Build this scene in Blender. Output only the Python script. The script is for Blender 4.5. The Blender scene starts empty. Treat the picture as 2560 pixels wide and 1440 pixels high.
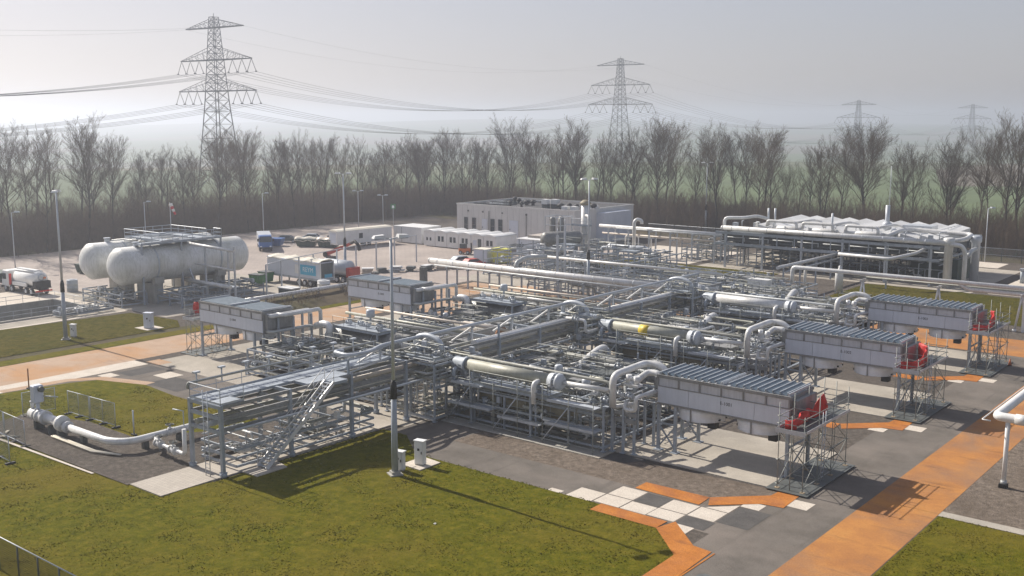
import bpy, math, random
from mathutils import Vector, Matrix
import numpy as np
SC = bpy.context.scene
COL = SC.collection
R = math.radians
random.seed(7)

# ------------------------------------------------------------------ camera
CAM_H = 24.0
cd = bpy.data.cameras.new("camera")
cd.sensor_width = 36.0
cd.lens = 2640.0 / 2560.0 * 36.0
cd.clip_start = 0.5
cd.clip_end = 20000.0
cam = bpy.data.objects.new("camera", cd)
COL.objects.link(cam)
cam.location = (0, 0, CAM_H)
cam.rotation_euler = (R(90 - 9.04), 0, R(39.0))
SC.camera = cam

# ------------------------------------------------------------------ sky, sun, exposure
SUN_EL, SUN_AZ = 38.0, 178.6          # azimuth of the sun counted from +X
world = bpy.data.worlds.new("World")
SC.world = world
world.use_nodes = True
wn = world.node_tree
bg = wn.nodes["Background"]
sky = wn.nodes.new("ShaderNodeTexSky")
sky.sky_type = 'NISHITA'
sky.sun_disc = False
sky.sun_elevation = R(SUN_EL)
sky.sun_rotation = R(90.0 - SUN_AZ)
sky.altitude = 0
sky.air_density = 1.0
sky.dust_density = 1.6
sky.ozone_density = 2.0
# a thin veil of high haze: flattens the glow round the sun and greys the blue
gm = wn.nodes.new("ShaderNodeGamma"); gm.inputs[1].default_value = .52
hs = wn.nodes.new("ShaderNodeHueSaturation"); hs.inputs["Saturation"].default_value = .85
tn = wn.nodes.new("ShaderNodeMix"); tn.data_type = 'RGBA'; tn.blend_type = 'MULTIPLY'
tn.inputs[0].default_value = 1.0; tn.inputs[7].default_value = (1.0, .945, 1.0, 1)
wn.links.new(sky.outputs[0], gm.inputs[0]); wn.links.new(gm.outputs[0], hs.inputs["Color"])
wn.links.new(hs.outputs[0], tn.inputs[6]); wn.links.new(tn.outputs[2], bg.inputs[0])
bg.inputs[1].default_value = 0.13
sd = bpy.data.lights.new("sun", 'SUN')
sd.energy = 3.6
sd.angle = R(0.5)
sd.color = (1.0, 0.93, 0.83)
sun = bpy.data.objects.new("sun", sd)
COL.objects.link(sun)
sv = Vector((math.cos(R(SUN_AZ)) * math.cos(R(SUN_EL)), math.sin(R(SUN_AZ)) * math.cos(R(SUN_EL)), math.sin(R(SUN_EL))))
sun.rotation_euler = sv.to_track_quat('Z', 'Y').to_euler()
sun.location = (-300, 0, 200)
SC.view_settings.view_transform = 'Standard'
SC.view_settings.look = 'None'
SC.view_settings.exposure = 0.85
SC.view_settings.gamma = 1.0
try:
    SC.cycles.use_denoising = True
    SC.cycles.denoiser = 'OPENIMAGEDENOISE'
    SC.cycles.max_bounces = 6
    SC.cycles.diffuse_bounces = 2
    SC.cycles.glossy_bounces = 2
    SC.cycles.volume_bounces = 1
    SC.cycles.transparent_max_bounces = 8
    SC.cycles.caustics_reflective = False
    SC.cycles.caustics_refractive = False
except Exception:
    pass

# ------------------------------------------------------------------ mesh builder
def V(*a):
    return Vector(a)

def fillet(pts, r, n=4):
    pts = [Vector(p) for p in pts]
    out = [pts[0]]
    for i in range(1, len(pts) - 1):
        p = pts[i]
        a, b = pts[i - 1] - p, pts[i + 1] - p
        d = min(r, a.length * .49, b.length * .49)
        if d < 1e-4:
            out.append(p); continue
        p0, p1 = p + a.normalized() * d, p + b.normalized() * d
        for k in range(n + 1):
            t = k / n
            out.append(p0 * (1 - t) ** 2 + p * 2 * t * (1 - t) + p1 * t * t)
    out.append(pts[-1])
    return out

class MB:
    def __init__(s):
        s.v, s.f, s.sm = [], [], []
    def face(s, idx, sm=False):
        s.f.append(tuple(idx)); s.sm.append(sm)
    def hexa(s, c):                       # 8 corners: bottom 4, top 4
        o = len(s.v); s.v += [tuple(p) for p in c]
        for q in ((3, 2, 1, 0), (4, 5, 6, 7), (0, 1, 5, 4), (1, 2, 6, 5), (2, 3, 7, 6), (3, 0, 4, 7)):
            s.face([o + i for i in q])
        return s
    def bb(s, x0, x1, y0, y1, z0, z1):
        return s.hexa([(x0, y0, z0), (x1, y0, z0), (x1, y1, z0), (x0, y1, z0), (x0, y0, z1), (x1, y0, z1), (x1, y1, z1), (x0, y1, z1)])
    def box(s, x, y, z, sx, sy, sz, rz=0.0):
        c, n = math.cos(rz), math.sin(rz)
        q = [(-1, -1), (1, -1), (1, 1), (-1, 1)]
        pts = []
        for zz in (z, z + sz):
            for a, b in q:
                dx, dy = a * sx / 2, b * sy / 2
                pts.append((x + dx * c - dy * n, y + dx * n + dy * c, zz))
        return s.hexa(pts)
    def beam(s, p, q, w, h=None):
        h = h or w
        p, q = Vector(p), Vector(q)
        d = (q - p)
        if d.length < 1e-6: return s
        d.normalize()
        up = Vector((0, 0, 1)) if abs(d.z) < .95 else Vector((0, 1, 0))
        a = d.cross(up).normalized(); b = a.cross(d).normalized()
        pts = []
        for e in (p, q):
            pts += [e - a * w / 2 - b * h / 2, e + a * w / 2 - b * h / 2, e + a * w / 2 + b * h / 2, e - a * w / 2 + b * h / 2]
        return s.hexa(pts)
    def tube(s, pts, r, n=8, bend=None, cap=True, closed=False):
        pts = [Vector(p) for p in pts]
        if bend and len(pts) > 2: pts = fillet(pts, bend)
        m = len(pts)
        rs = r if isinstance(r, (list, tuple)) else [r] * m
        d = (pts[1] - pts[0]).normalized()
        up = Vector((0, 0, 1)) if abs(d.z) < .9 else Vector((1, 0, 0))
        a = d.cross(up).normalized()
        o = len(s.v)
        for i, p in enumerate(pts):
            if closed: dd = pts[(i + 1) % m] - pts[i - 1]
            elif i == 0: dd = pts[1] - pts[0]
            elif i == m - 1: dd = pts[-1] - pts[-2]
            else: dd = (pts[i + 1] - p).normalized() + (p - pts[i - 1]).normalized()
            if dd.length < 1e-7: dd = d.copy()
            dd.normalize()
            a = a - dd * a.dot(dd)
            if a.length < 1e-6: a = dd.orthogonal()
            a.normalize()
            b = dd.cross(a)
            for k in range(n):
                t = 2 * math.pi * k / n
                s.v.append(tuple(p + (a * math.cos(t) + b * math.sin(t)) * rs[i]))
        L = m if closed else m - 1
        for i in range(L):
            j = (i + 1) % m
            for k in range(n):
                l = (k + 1) % n
                s.face((o + i * n + k, o + i * n + l, o + j * n + l, o + j * n + k), n > 4)
        if cap and not closed:
            s.face([o + k for k in range(n)][::-1]); s.face([o + (m - 1) * n + k for k in range(n)])
        return s
    def cyl(s, p, q, r, n=12, cap=True):
        return s.tube([p, q], r, n, cap=cap)
    def lathe(s, p, axis, prof, n=20):    # prof: list of (t along axis, radius)
        p, d = Vector(p), Vector(axis).normalized()
        a = d.orthogonal().normalized(); b = d.cross(a)
        o = len(s.v)
        for t, r in prof:
            for k in range(n):
                w = 2 * math.pi * k / n
                s.v.append(tuple(p + d * t + (a * math.cos(w) + b * math.sin(w)) * max(r, 1e-3)))
        for i in range(len(prof) - 1):
            flat = abs(prof[i][0] - prof[i + 1][0]) < 1e-5
            for k in range(n):
                l = (k + 1) % n
                s.face((o + i * n + k, o + i * n + l, o + (i + 1) * n + l, o + (i + 1) * n + k), not flat)
        s.face([o + k for k in range(n)][::-1]); s.face([o + (len(prof) - 1) * n + k for k in range(n)])
        return s
    def ring(s, c, axis, rad, r, n=12, m=5):
        c, d = Vector(c), Vector(axis).normalized()
        a = d.orthogonal().normalized(); b = d.cross(a)
        return s.tube([c + (a * math.cos(2 * math.pi * k / n) + b * math.sin(2 * math.pi * k / n)) * rad for k in range(n)], r, m, closed=True)
    def poly(s, pts, z):
        o = len(s.v); s.v += [(x, y, z) for x, y in pts]
        s.face(range(o, o + len(pts)))
        return s
    def slab(s, pts, z0, z1):
        n = len(pts); o = len(s.v)
        s.v += [(x, y, z0) for x, y in pts] + [(x, y, z1) for x, y in pts]
        s.face([o + i for i in range(n)][::-1]); s.face([o + n + i for i in range(n)])
        for i in range(n):
            j = (i + 1) % n
            s.face((o + i, o + j, o + n + j, o + n + i))
        return s
    def build(s, name, mat, parent=None, loc=None, label=None, bevel=0):
        me = bpy.data.meshes.new(name)
        me.from_pydata(s.v, [], s.f)
        if any(s.sm): me.polygons.foreach_set("use_smooth", s.sm)
        me.materials.append(mat)
        me.update()
        o = bpy.data.objects.new(name, me); COL.objects.link(o)
        if parent: o.parent = parent
        if loc: o.location = loc
        if label: o["label"] = label
        if bevel:
            b = o.modifiers.new("bevel", 'BEVEL'); b.width = bevel; b.segments = 1; b.limit_method = 'ANGLE'
        return o

def tag(o, label, cat, group=None, kind=None):
    if label: o["label"] = label
    if cat: o["category"] = cat
    if group: o["group"] = group
    if kind: o["kind"] = kind
    return o

def thing(name, label, cat, loc=(0, 0, 0), rz=0.0, group=None):
    o = bpy.data.objects.new(name, None); COL.objects.link(o)
    o.empty_display_size = .3
    o.location = loc; o.rotation_euler = (0, 0, rz)
    return tag(o, label, cat, group)

def dup(root, loc=None, rz=None, label=None, group=None, parent=None, scale=None):
    c = root.copy(); COL.objects.link(c); c.parent = parent
    if loc is not None: c.location = loc
    if rz is not None: c.rotation_euler = (0, 0, rz)
    if scale is not None: c.scale = scale
    if label: c["label"] = label
    if group: c["group"] = group
    for ch in list(root.children):
        dup(ch, parent=c)
    return c

def structure(name, mb, mat, label=None):
    o = mb.build(name, mat); o["kind"] = "structure"
    if label: o["label"] = label
    return o

# ------------------------------------------------------------------ materials
def new_mat(name):
    m = bpy.data.materials.new(name); m.use_nodes = True
    nt = m.node_tree
    return m, nt, nt.nodes["Principled BSDF"]

def rgba(c):
    return (c[0], c[1], c[2], 1.0)

def noise(nt, vec, scale, detail=4.0, rough=.55, dist=0.0):
    n = nt.nodes.new("ShaderNodeTexNoise")
    n.inputs["Scale"].default_value = scale; n.inputs["Detail"].default_value = detail
    n.inputs["Roughness"].default_value = rough; n.inputs["Distortion"].default_value = dist
    if vec is not None: nt.links.new(vec, n.inputs["Vector"])
    return n.outputs["Fac"]

def ramp(nt, fac, stops):
    r = nt.nodes.new("ShaderNodeValToRGB")
    e = r.color_ramp.elements
    while len(e) > len(stops): e.remove(e[-1])
    while len(e) < len(stops): e.new(.5)
    for el, (p, c) in zip(e, stops):
        el.position = p; el.color = rgba(c) if len(c) == 3 else c
    nt.links.new(fac, r.inputs[0])
    return r.outputs["Color"]

def mixc(nt, a, b, fac, mode='MIX'):
    m = nt.nodes.new("ShaderNodeMix"); m.data_type = 'RGBA'; m.blend_type = mode
    for sock, val in ((m.inputs[6], a), (m.inputs[7], b), (m.inputs[0], fac)):
        if isinstance(val, (tuple, list)): sock.default_value = rgba(val)
        elif isinstance(val, (int, float)): sock.default_value = val
        else: nt.links.new(val, sock)
    return m.outputs[2]

def bump(nt, b, h, strength, dist):
    n = nt.nodes.new("ShaderNodeBump")
    n.inputs["Strength"].default_value = strength; n.inputs["Distance"].default_value = dist
    nt.links.new(h, n.inputs["Height"]); nt.links.new(n.outputs[0], b.inputs["Normal"])

def coord(nt, scale=None, rot=None):
    t = nt.nodes.new("ShaderNodeTexCoord")
    if scale is None: return t.outputs["Object"]
    mp = nt.nodes.new("ShaderNodeMapping"); mp.inputs["Scale"].default_value = scale
    if rot: mp.inputs["Rotation"].default_value = rot
    nt.links.new(t.outputs["Object"], mp.inputs["Vector"])
    return mp.outputs["Vector"]

def wear(name, c, c2=None, rough=.5, metal=0.0, scale=1.2, streak=0.35, spot=None):
    """painted or bare metal with blotchy grime and vertical run-off streaks"""
    m, nt, b = new_mat(name)
    c2 = c2 or tuple(x * .55 for x in c)
    f1 = noise(nt, coord(nt), scale, 6, .65)
    f2 = noise(nt, coord(nt, (3.0, 3.0, .25)), 1.6, 4, .6)
    r1 = ramp(nt, f1, [(.38, (0, 0, 0)), (.75, (1, 1, 1))])
    r2 = ramp(nt, f2, [(.45, (0, 0, 0)), (.8, (1, 1, 1))])
    col = mixc(nt, c, c2, r1)
    g = mixc(nt, (0, 0, 0), (streak, streak, streak), r2)
    col = mixc(nt, col, tuple(x * .6 for x in c2), g)
    if spot:
        f3 = noise(nt, coord(nt), scale * 2.3, 3, .7)
        col = mixc(nt, col, spot, ramp(nt, f3, [(.6, (0, 0, 0)), (.72, (1, 1, 1))]))
    nt.links.new(col, b.inputs["Base Color"])
    b.inputs["Roughness"].default_value = rough; b.inputs["Metallic"].default_value = metal
    return m

M = {}
M["galv"] = wear("galvanised_steel", (.52, .55, .59), (.40, .43, .46), .42, .12, .9, .25)
M["panel"] = wear("cooler_panel", (.62, .66, .74), (.53, .57, .65), .5, .1, .35, .22)
M["panel_up"] = wear("cooler_upper_panel", (.58, .59, .63), (.46, .48, .51), .55, .1, .8, .45)
M["trim"] = wear("cooler_frame", (.30, .30, .30), (.20, .20, .19), .6, .2, 1.5, .4)
M["louvre"] = wear("louvre_blade", (.15, .195, .235), (.10, .135, .165), .5, .1, 1.0, .3)
M["fan"] = wear("fan_ring", (.84, .85, .88), (.70, .72, .75), .4, .0, 1.0, .2)
M["steel"] = wear("painted_steel", (.38, .42, .47), (.27, .30, .33), .5, .08, 1.3, .35)
M["steel_d"] = wear("dark_steel", (.13, .14, .14), (.08, .09, .085), .6, .2, 1.4, .4)
M["pipe_w"] = wear("insulated_pipe", (.74, .74, .74), (.56, .55, .51), .38, .1, .7, .4)
M["pipe_g"] = wear("grey_pipe", (.52, .54, .55), (.36, .37, .35), .45, .08, .9, .45)
M["pipe_d"] = wear("dirty_pipe", (.33, .33, .30), (.19, .195, .165), .55, .06, 1.1, .5)
M["beige"] = wear("lagged_vessel", (.40, .395, .335), (.27, .27, .21), .5, .1, .8, .5)
M["tank"] = wear("tank_paint", (.78, .78, .77), (.50, .50, .43), .4, .0, .28, .55)
M["vessel"] = wear("dark_lagging", (.25, .25, .24), (.15, .15, .14), .5, .25, 1.0, .5)
M["rustv"] = wear("rusty_lagging", (.30, .26, .17), (.21, .175, .115), .65, 0, .8, .5)
M["rust"] = wear("rust", (.33, .14, .05), (.20, .08, .03), .8, 0, 2.0, .3)
M["clad"] = wear("pale_cladding", (.58, .52, .45), (.46, .40, .33), .5, .15, .8, .4)
M["white"] = wear("white_paint", (.78, .78, .77), (.66, .66, .64), .45, 0, .7, .25)
M["offwhite"] = wear("cream_tarp", (.70, .66, .56), (.58, .53, .43), .75, 0, .6, .3)
M["red"] = wear("red_tarpaulin", (.66, .03, .022), (.36, .012, .014), .6, 0, 1.6, .45)
M["redm"] = wear("red_machine_paint", (.50, .05, .03), (.33, .03, .025), .45, 0, 1.2, .3)
M["yellow"] = wear("yellow_paint", (.75, .56, .05), (.6, .42, .04), .5, 0, 1.0, .25)
M["lime"] = wear("lime_yellow", (.70, .68, .12), (.55, .55, .1), .5, 0, 1.0, .2)
M["green"] = wear("green_paint", (.05, .20, .07), (.03, .12, .04), .5, 0, 1.0, .3)
M["dgreen"] = wear("dark_green", (.04, .07, .05), (.025, .045, .035), .55, 0, 1.0, .3)
M["blue"] = wear("blue_paint", (.06, .16, .42), (.04, .10, .27), .5, 0, 1.0, .3)
M["cyan"] = wear("cyan_sign", (.08, .42, .62), (.07, .36, .55), .45, 0, .8, .1)
M["orange"] = wear("orange_paint", (.62, .17, .04), (.45, .11, .03), .5, 0, 1.0, .2)
M["black"] = wear("black_rubber", (.025, .025, .027), (.018, .018, .018), .7, 0, 1.5, .1)
M["text"] = wear("black_lettering", (.03, .03, .035), (.025, .025, .03), .6, 0, 1, .1)
M["wtext"] = wear("white_lettering", (.80, .84, .86), (.75, .8, .82), .5, 0, 1, .05)
M["wood"] = wear("timber", (.42, .33, .22), (.28, .21, .14), .75, 0, 1.4, .4)
M["concrete"] = wear("cast_concrete", (.42, .40, .36), (.30, .29, .26), .85, 0, .8, .45)
M["precast"] = wear("precast_wall", (.64, .63, .61), (.56, .55, .54), .8, 0, .25, .35)
M["roof_d"] = wear("roof_felt", (.06, .06, .065), (.04, .04, .04), .85, 0, .5, .2)
M["glass"] = wear("window_glass", (.035, .05, .06), (.03, .04, .05), .08, 0, 1, .05)
M["grate"] = wear("grating", (.36, .40, .45), (.25, .28, .31), .55, .1, 1.2, .3)
M["scaf"] = wear("scaffold_tube", (.33, .345, .32), (.21, .22, .20), .5, .15, 1.5, .3)
M["cloth"] = wear("windsock_cloth", (.75, .72, .70), (.66, .62, .6), .8, 0, 1, .1)
M["water"] = wear("dark_water", (.035, .04, .042), (.03, .034, .036), .12, 0, .5, .1)
M["cable"] = wear("conductor", (.10, .10, .105), (.08, .08, .08), .6, .3, 1, .1)
M["pylon"] = wear("pylon_steel", (.12, .125, .135), (.09, .095, .10), .6, .25, .3, .2)

# ------------------------------------------------------------------ ground materials
def ground_mat(name, stops, scale, detail=8, rough=.95, bstr=.3, bdist=.05, bscale=6, big=None, bigscale=.03, streak=None):
    m, nt, b = new_mat(name)
    c = coord(nt)
    f = noise(nt, c, scale, detail, .68)
    col = ramp(nt, f, stops)
    if big:
        f2 = noise(nt, c, bigscale, 5, .6, .6)
        col = mixc(nt, col, big, ramp(nt, f2, [(.45, (0, 0, 0)), (.68, (.75, .75, .75))]))
    if streak:
        f3 = noise(nt, coord(nt, streak[0]), 1.0, 6, .62)
        col = mixc(nt, col, streak[1], ramp(nt, f3, [(streak[2], (0, 0, 0)), (streak[2] + .2, (1, 1, 1))]))
    f4 = noise(nt, c, 14.0, 3, .7)
    col = mixc(nt, col, ramp(nt, f4, [(.3, (.72, .72, .72)), (.7, (1.18, 1.18, 1.18))]), 1.0, 'MULTIPLY')
    nt.links.new(col, b.inputs["Base Color"])
    b.inputs["Roughness"].default_value = rough
    b.inputs["Specular IOR Level"].default_value = .03
    bump(nt, b, noise(nt, c, bscale, 6, .7), bstr, bdist)
    return m

G_ = {}
G_["lawn"] = ground_mat("lawn_grass", [(.28, (.062, .068, .006)), (.46, (.098, .098, .008)), (.58, (.130, .118, .011)), (.75, (.175, .140, .020))], 1.5, 6, 1.0, .6, .25, 1.6, (.155, .118, .020), .06)
G_["lawn2"] = ground_mat("worn_grass", [(.30, (.055, .056, .008)), (.46, (.105, .096, .014)), (.6, (.15, .122, .024)), (.78, (.175, .13, .032))], 1.2, 10, 1.0, 1.0, .8, 1.8, (.085, .09, .012), .09)
G_["asphalt"] = ground_mat("asphalt", [(.3, (.125, .113, .100)), (.7, (.195, .175, .155))], .5, 9, .9, .35, .02, 22, (.235, .205, .18), .16, ((.9, .06, 1), (.11, .10, .09), .58))
G_["asphalt_d"] = ground_mat("asphalt_patch", [(.3, (.085, .082, .080)), (.7, (.135, .128, .122))], .8, 9, .9, .3, .02, 22)
G_["gravel"] = ground_mat("gravel", [(.3, (.10, .085, .070)), (.5, (.20, .165, .135)), (.7, (.31, .255, .21))], 2.2, 12, .95, 1.0, .12, 7, (.15, .12, .095), .2)
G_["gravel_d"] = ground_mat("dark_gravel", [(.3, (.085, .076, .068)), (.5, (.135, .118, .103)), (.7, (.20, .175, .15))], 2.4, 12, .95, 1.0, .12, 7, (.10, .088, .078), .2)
G_["concrete"] = ground_mat("concrete_paving", [(.3, (.37, .335, .285)), (.7, (.50, .455, .39))], .35, 9, .9, .2, .02, 12, (.30, .275, .24), .12)
G_["pale"] = ground_mat("pale_slab", [(.3, (.55, .49, .42)), (.7, (.66, .60, .52))], .8, 8, .9, .2, .02, 14)
G_["rust"] = ground_mat("rust_stained_road", [(.25, (.26, .145, .085)), (.42, (.38, .175, .07)), (.58, (.47, .22, .075)), (.75, (.50, .26, .09))], .3, 10, .85, .25, .02, 12, (.25, .17, .125), .16, ((.14, .9, 1), (.20, .105, .055), .58))
G_["rust_pale"] = ground_mat("faded_rust_road", [(.25, (.38, .27, .19)), (.5, (.45, .325, .235)), (.75, (.50, .38, .29))], .3, 10, .85, .25, .02, 12, (.46, .25, .115), .2, ((.14, .9, 1), (.30, .22, .17), .56))
G_["orange"] = ground_mat("orange_steel_plate", [(.25, (.30, .12, .045)), (.45, (.43, .165, .045)), (.7, (.55, .225, .06))], .55, 10, .75, .15, .02, 12, (.36, .15, .07), .4, ((.5, 1.6, 1), (.24, .10, .05), .57))
G_["soil"] = ground_mat("bare_soil", [(.3, (.085, .070, .050)), (.7, (.16, .13, .09))], .7, 10, 1, .8, .2, 4, (.10, .10, .045), .06)
G_["fieldsoil"] = G_["soil"]

def brick_mat(name, c1, c2, mortar, scale, w=.5, h=.25, msize=.03):
    m, nt, b = new_mat(name)
    br = nt.nodes.new("ShaderNodeTexBrick")
    br.inputs["Color1"].default_value = rgba(c1); br.inputs["Color2"].default_value = rgba(c2)
    br.inputs["Mortar"].default_value = rgba(mortar)
    br.inputs["Scale"].default_value = scale; br.inputs["Mortar Size"].default_value = msize
    br.inputs["Brick Width"].default_value = w; br.inputs["Row Height"].default_value = h
    c = coord(nt)
    nt.links.new(c, br.inputs["Vector"])
    f = noise(nt, c, .12, 7, .6)
    col = mixc(nt, br.outputs["Color"], ramp(nt, f, [(.3, (.72, .70, .68)), (.7, (1.1, 1.08, 1.05))]), 1.0, 'MULTIPLY')
    nt.links.new(col, b.inputs["Base Color"]); b.inputs["Roughness"].default_value = .9
    return m
G_["yard"] = brick_mat("yard_paving", (.36, .31, .28), (.40, .345, .31), (.27, .235, .215), 1.0, 1.2, .6, .04)
G_["path"] = brick_mat("path_tiles", (.47, .43, .38), (.52, .48, .42), (.33, .30, .27), 2.2, .65, .65, .025)

# fields: broad strips of green, straw and ploughed land
m, nt, b = new_mat("farmland")
c = coord(nt)
vo = nt.nodes.new("ShaderNodeTexVoronoi"); vo.inputs["Scale"].default_value = .0065
mp = nt.nodes.new("ShaderNodeMapping"); mp.inputs["Scale"].default_value = (1.0, .45, 1); mp.inputs["Rotation"].default_value = (0, 0, .6)
nt.links.new(c, mp.inputs["Vector"]); nt.links.new(mp.outputs[0], vo.inputs["Vector"])
sp = nt.nodes.new("ShaderNodeSeparateColor"); nt.links.new(vo.outputs["Color"], sp.inputs[0])
col = ramp(nt, sp.outputs[0], [(0, (.075, .105, .035)), (.3, (.085, .12, .042)), (.5, (.135, .125, .07)), (.62, (.12, .10, .075)), (.8, (.07, .10, .036))])
col = mixc(nt, col, ramp(nt, noise(nt, c, .05, 8, .65), [(.3, (.75, .75, .75)), (.7, (1.2, 1.2, 1.2))]), 1.0, 'MULTIPLY')
nt.links.new(col, b.inputs["Base Color"]); b.inputs["Roughness"].default_value = 1.0
FIELD = m

def sstep(a, b_, x):
    t = min(1, max(0, (x - a) / (b_ - a))); return t * t * (3 - 2 * t)

def terrain(x, y):
    d = math.hypot(x, y)
    z = -.05
    inx, iny = max(-214 - x, x - 34, 0), max(-18 - y, y - 199, 0)
    e = math.hypot(inx, iny)
    z -= 3.0 * (1 - sstep(0, 5, e))
    z -= 18.5 * sstep(580, 930, d)
    z += (6 * math.sin(x * .0021 + 1.1) * math.cos(y * .0017) + 2.5 * math.sin(x * .006 + y * .004)) * sstep(420, 900, d)
    z += 33 * sstep(1700, 3900, d) * (1 + .25 * math.sin(math.atan2(y, x) * 9) + .12 * math.sin(math.atan2(y, x) * 23 + 1))
    return z

mb = MB()
rad = [0, 15, 30, 45, 60, 75, 90, 105, 120, 135, 150, 165, 180, 190, 200, 210, 220, 235, 250, 270, 300, 340, 390, 440, 500, 570, 650, 740, 840, 950, 1080, 1250, 1450, 1700, 2000, 2400, 2900, 3500, 4200, 5000]
NA = 144
for i, r_ in enumerate(rad):
    for k in range(NA):
        a = 2 * math.pi * k / NA
        x, y = r_ * math.cos(a), r_ * math.sin(a)
        mb.v.append((x, y, terrain(x, y)))
for i in range(len(rad) - 1):
    for k in range(NA):
        l = (k + 1) % NA
        mb.face((i * NA + k, (i + 1) * NA + k, (i + 1) * NA + l, i * NA + l), True)
structure("ground", mb, FIELD, "hazy farmland stretching away behind the trees")

# plant floor with an opening for the sunken basin
PX0, PX1, PY0, PY1 = -136.5, -125.2, 44.0, 70.3
mb = MB()
X0, X1, Y0, Y1 = -216, 36, -22, 201
for a in ((X0, PX0, Y0, Y1), (PX1, X1, Y0, Y1), (PX0, PX1, Y0, PY0), (PX0, PX1, PY1, Y1)):
    mb.poly([(a[0], a[2]), (a[1], a[2]), (a[1], a[3]), (a[0], a[3])], 0)
structure("site_ground", mb, G_["gravel_d"])
def rect(x0, x1, y0, y1): return [(x0, y0), (x1, y0), (x1, y1), (x0, y1)]
def sheet(name, mat, polys, z):
    mb = MB()
    for p in polys: mb.poly(p, z)
    return structure(name, mb, G_[mat])
def slabs(name, mat, polys, z0, z1):
    mb = MB()
    for p in polys: mb.slab(p, z0, z1)
    return structure(name, mb, G_[mat])

# subdivided lawns with soft humps so that the grass is not a flat card
def lawn(name, mat, poly, z, step=1.2, amp=.045):
    import bmesh
    mb = MB(); mb.poly(poly, z)
    o = structure(name, mb, G_[mat])
    bm = bmesh.new(); bm.from_mesh(o.data)
    xs = [p[0] for p in poly]; ys = [p[1] for p in poly]
    for ax, lo, hi in ((0, min(xs), max(xs)), (1, min(ys), max(ys))):
        t = lo + step
        while t < hi - .01:
            co = [0, 0, 0]; no = [0, 0, 0]; co[ax] = t; no[ax] = 1
            bmesh.ops.bisect_plane(bm, geom=bm.verts[:] + bm.edges[:] + bm.faces[:], plane_co=co, plane_no=no)
            t += step
    for v in bm.verts:
        if not v.is_boundary:
            x, y = v.co.x, v.co.y
            v.co.z += amp * (.5 + .5 * math.sin(x * 1.7 + 1.3 * math.sin(y * .9))) * (.5 + .5 * math.sin(y * 1.45 + x * .6)) + random.random() * amp * .6
    for f in bm.faces: f.smooth = True
    bm.to_mesh(o.data); bm.free()
    return o

lawn("front_lawn", "lawn", [(-92.6, -15), (-92.6, 42.2), (-91.6, 48), (-90.6, 50.3), (-85.4, 52.1), (-80, 51.5), (-63, 51.5), (-63, 40), (-58.3, 40), (-58.3, 56), (-55.8, 56), (-52, 53.1), (-35.8, 53.1), (-35.8, 51.9), (-30.9, 51.9), (-28.1, 49.1), (-28.1, -15)], .012, 1.0)
lawn("right_lawn", "lawn", rect(-18.55, 20, -15, 64.4), .012)
lawn("left_lawn", "lawn2", [(-121.3, 20), (-121.3, 56), (-119.6, 71.4), (-110.6, 72.2), (-106.8, 70), (-106.8, 20)], .05)
lawn("verge", "lawn", rect(-105.2, -102.9, -10, 98), .03)
lawn("back_lawn", "lawn2", [(-56.5, 134), (-24, 132), (-24, 150), (-36, 153.4), (-56.5, 153.4)], .04, 1.5, .12)
lawn("mid_lawn", "lawn2", rect(-101, -71, 141, 155), .03, 1.5)
sheet("ditch", "soil", [rect(-106.8, -105.2, -10, 72)], .008)
sheet("front_road", "asphalt", [rect(-57.5, -28.1, 53.1, 57.2), rect(-57.5, -52, 57.2, 64)], .004)
sheet("front_gravel", "gravel", [[(-52, 57.2), (-28.1, 57.2), (-28.1, 62.6), (-52, 60.6)]], .004)
sheet("right_road", "asphalt", [rect(-28.1, -22.4, -15, 132)], .004)
sheet("rust_road", "rust", [[(-23.0, -15), (-18.62, -15), (-18.62, 127), (-22.7, 127)]], .008)
sheet("rust_apron", "rust", [rect(-62, -23, 115, 124)], .006)
sheet("kerb", "concrete", [rect(-18.6, 18, 64.5, 65.4)], .012)
sheet("right_gravel", "gravel", [rect(-18.6, 18, 65.4, 118)], .004)
sheet("left_road", "asphalt", [rect(-92.6, -80, -15, 58), rect(-80, -60, 50, 58), rect(-93.4, -64, 95, 112)], .004)
sheet("left_rust_road", "rust_pale", [rect(-102.9, -95.3, -15, 118)], .004)
sheet("rust_link", "rust_pale", [rect(-95.3, -62, 96.5, 104), rect(-95.3, -60, 112, 120)], .007)
sheet("left_kerb_strip", "pale", [rect(-95.3, -92.7, -15, 57), rect(-121.9, -121.3, 20, 72)], .008)
sheet("cooler_pad_left", "concrete", [rect(-93.4, -64, 57.5, 73), rect(-93.4, -64, 77, 94.5)], .01)
sheet("orange_edge_left", "rust_pale", [[(-93.8, 42.5), (-92.7, 42.5), (-92.1, 48.3), (-93.2, 48.6)], [(-93.2, 48.6), (-92.1, 48.3), (-90.7, 50.3), (-91.2, 51.4)], [(-91.2, 51.4), (-90.7, 50.3), (-85.4, 52.1), (-85.6, 53.2)], rect(-93.8, -91.5, 57.3, 58.9), rect(-84.8, -82.3, 70.8, 72.4), rect(-92, -84, 95.2, 96.4)], .014)
sheet("pale_patch_left", "pale", [rect(-88.2, -86, 54.6, 56.5), rect(-92.2, -90.6, 51.2, 52.6)], .011)
sheet("asphalt_patch_left", "asphalt_d", [rect(-91.8, -89.4, 53, 56.8), rect(-86, -81, 52.4, 55.6)], .009)

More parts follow.
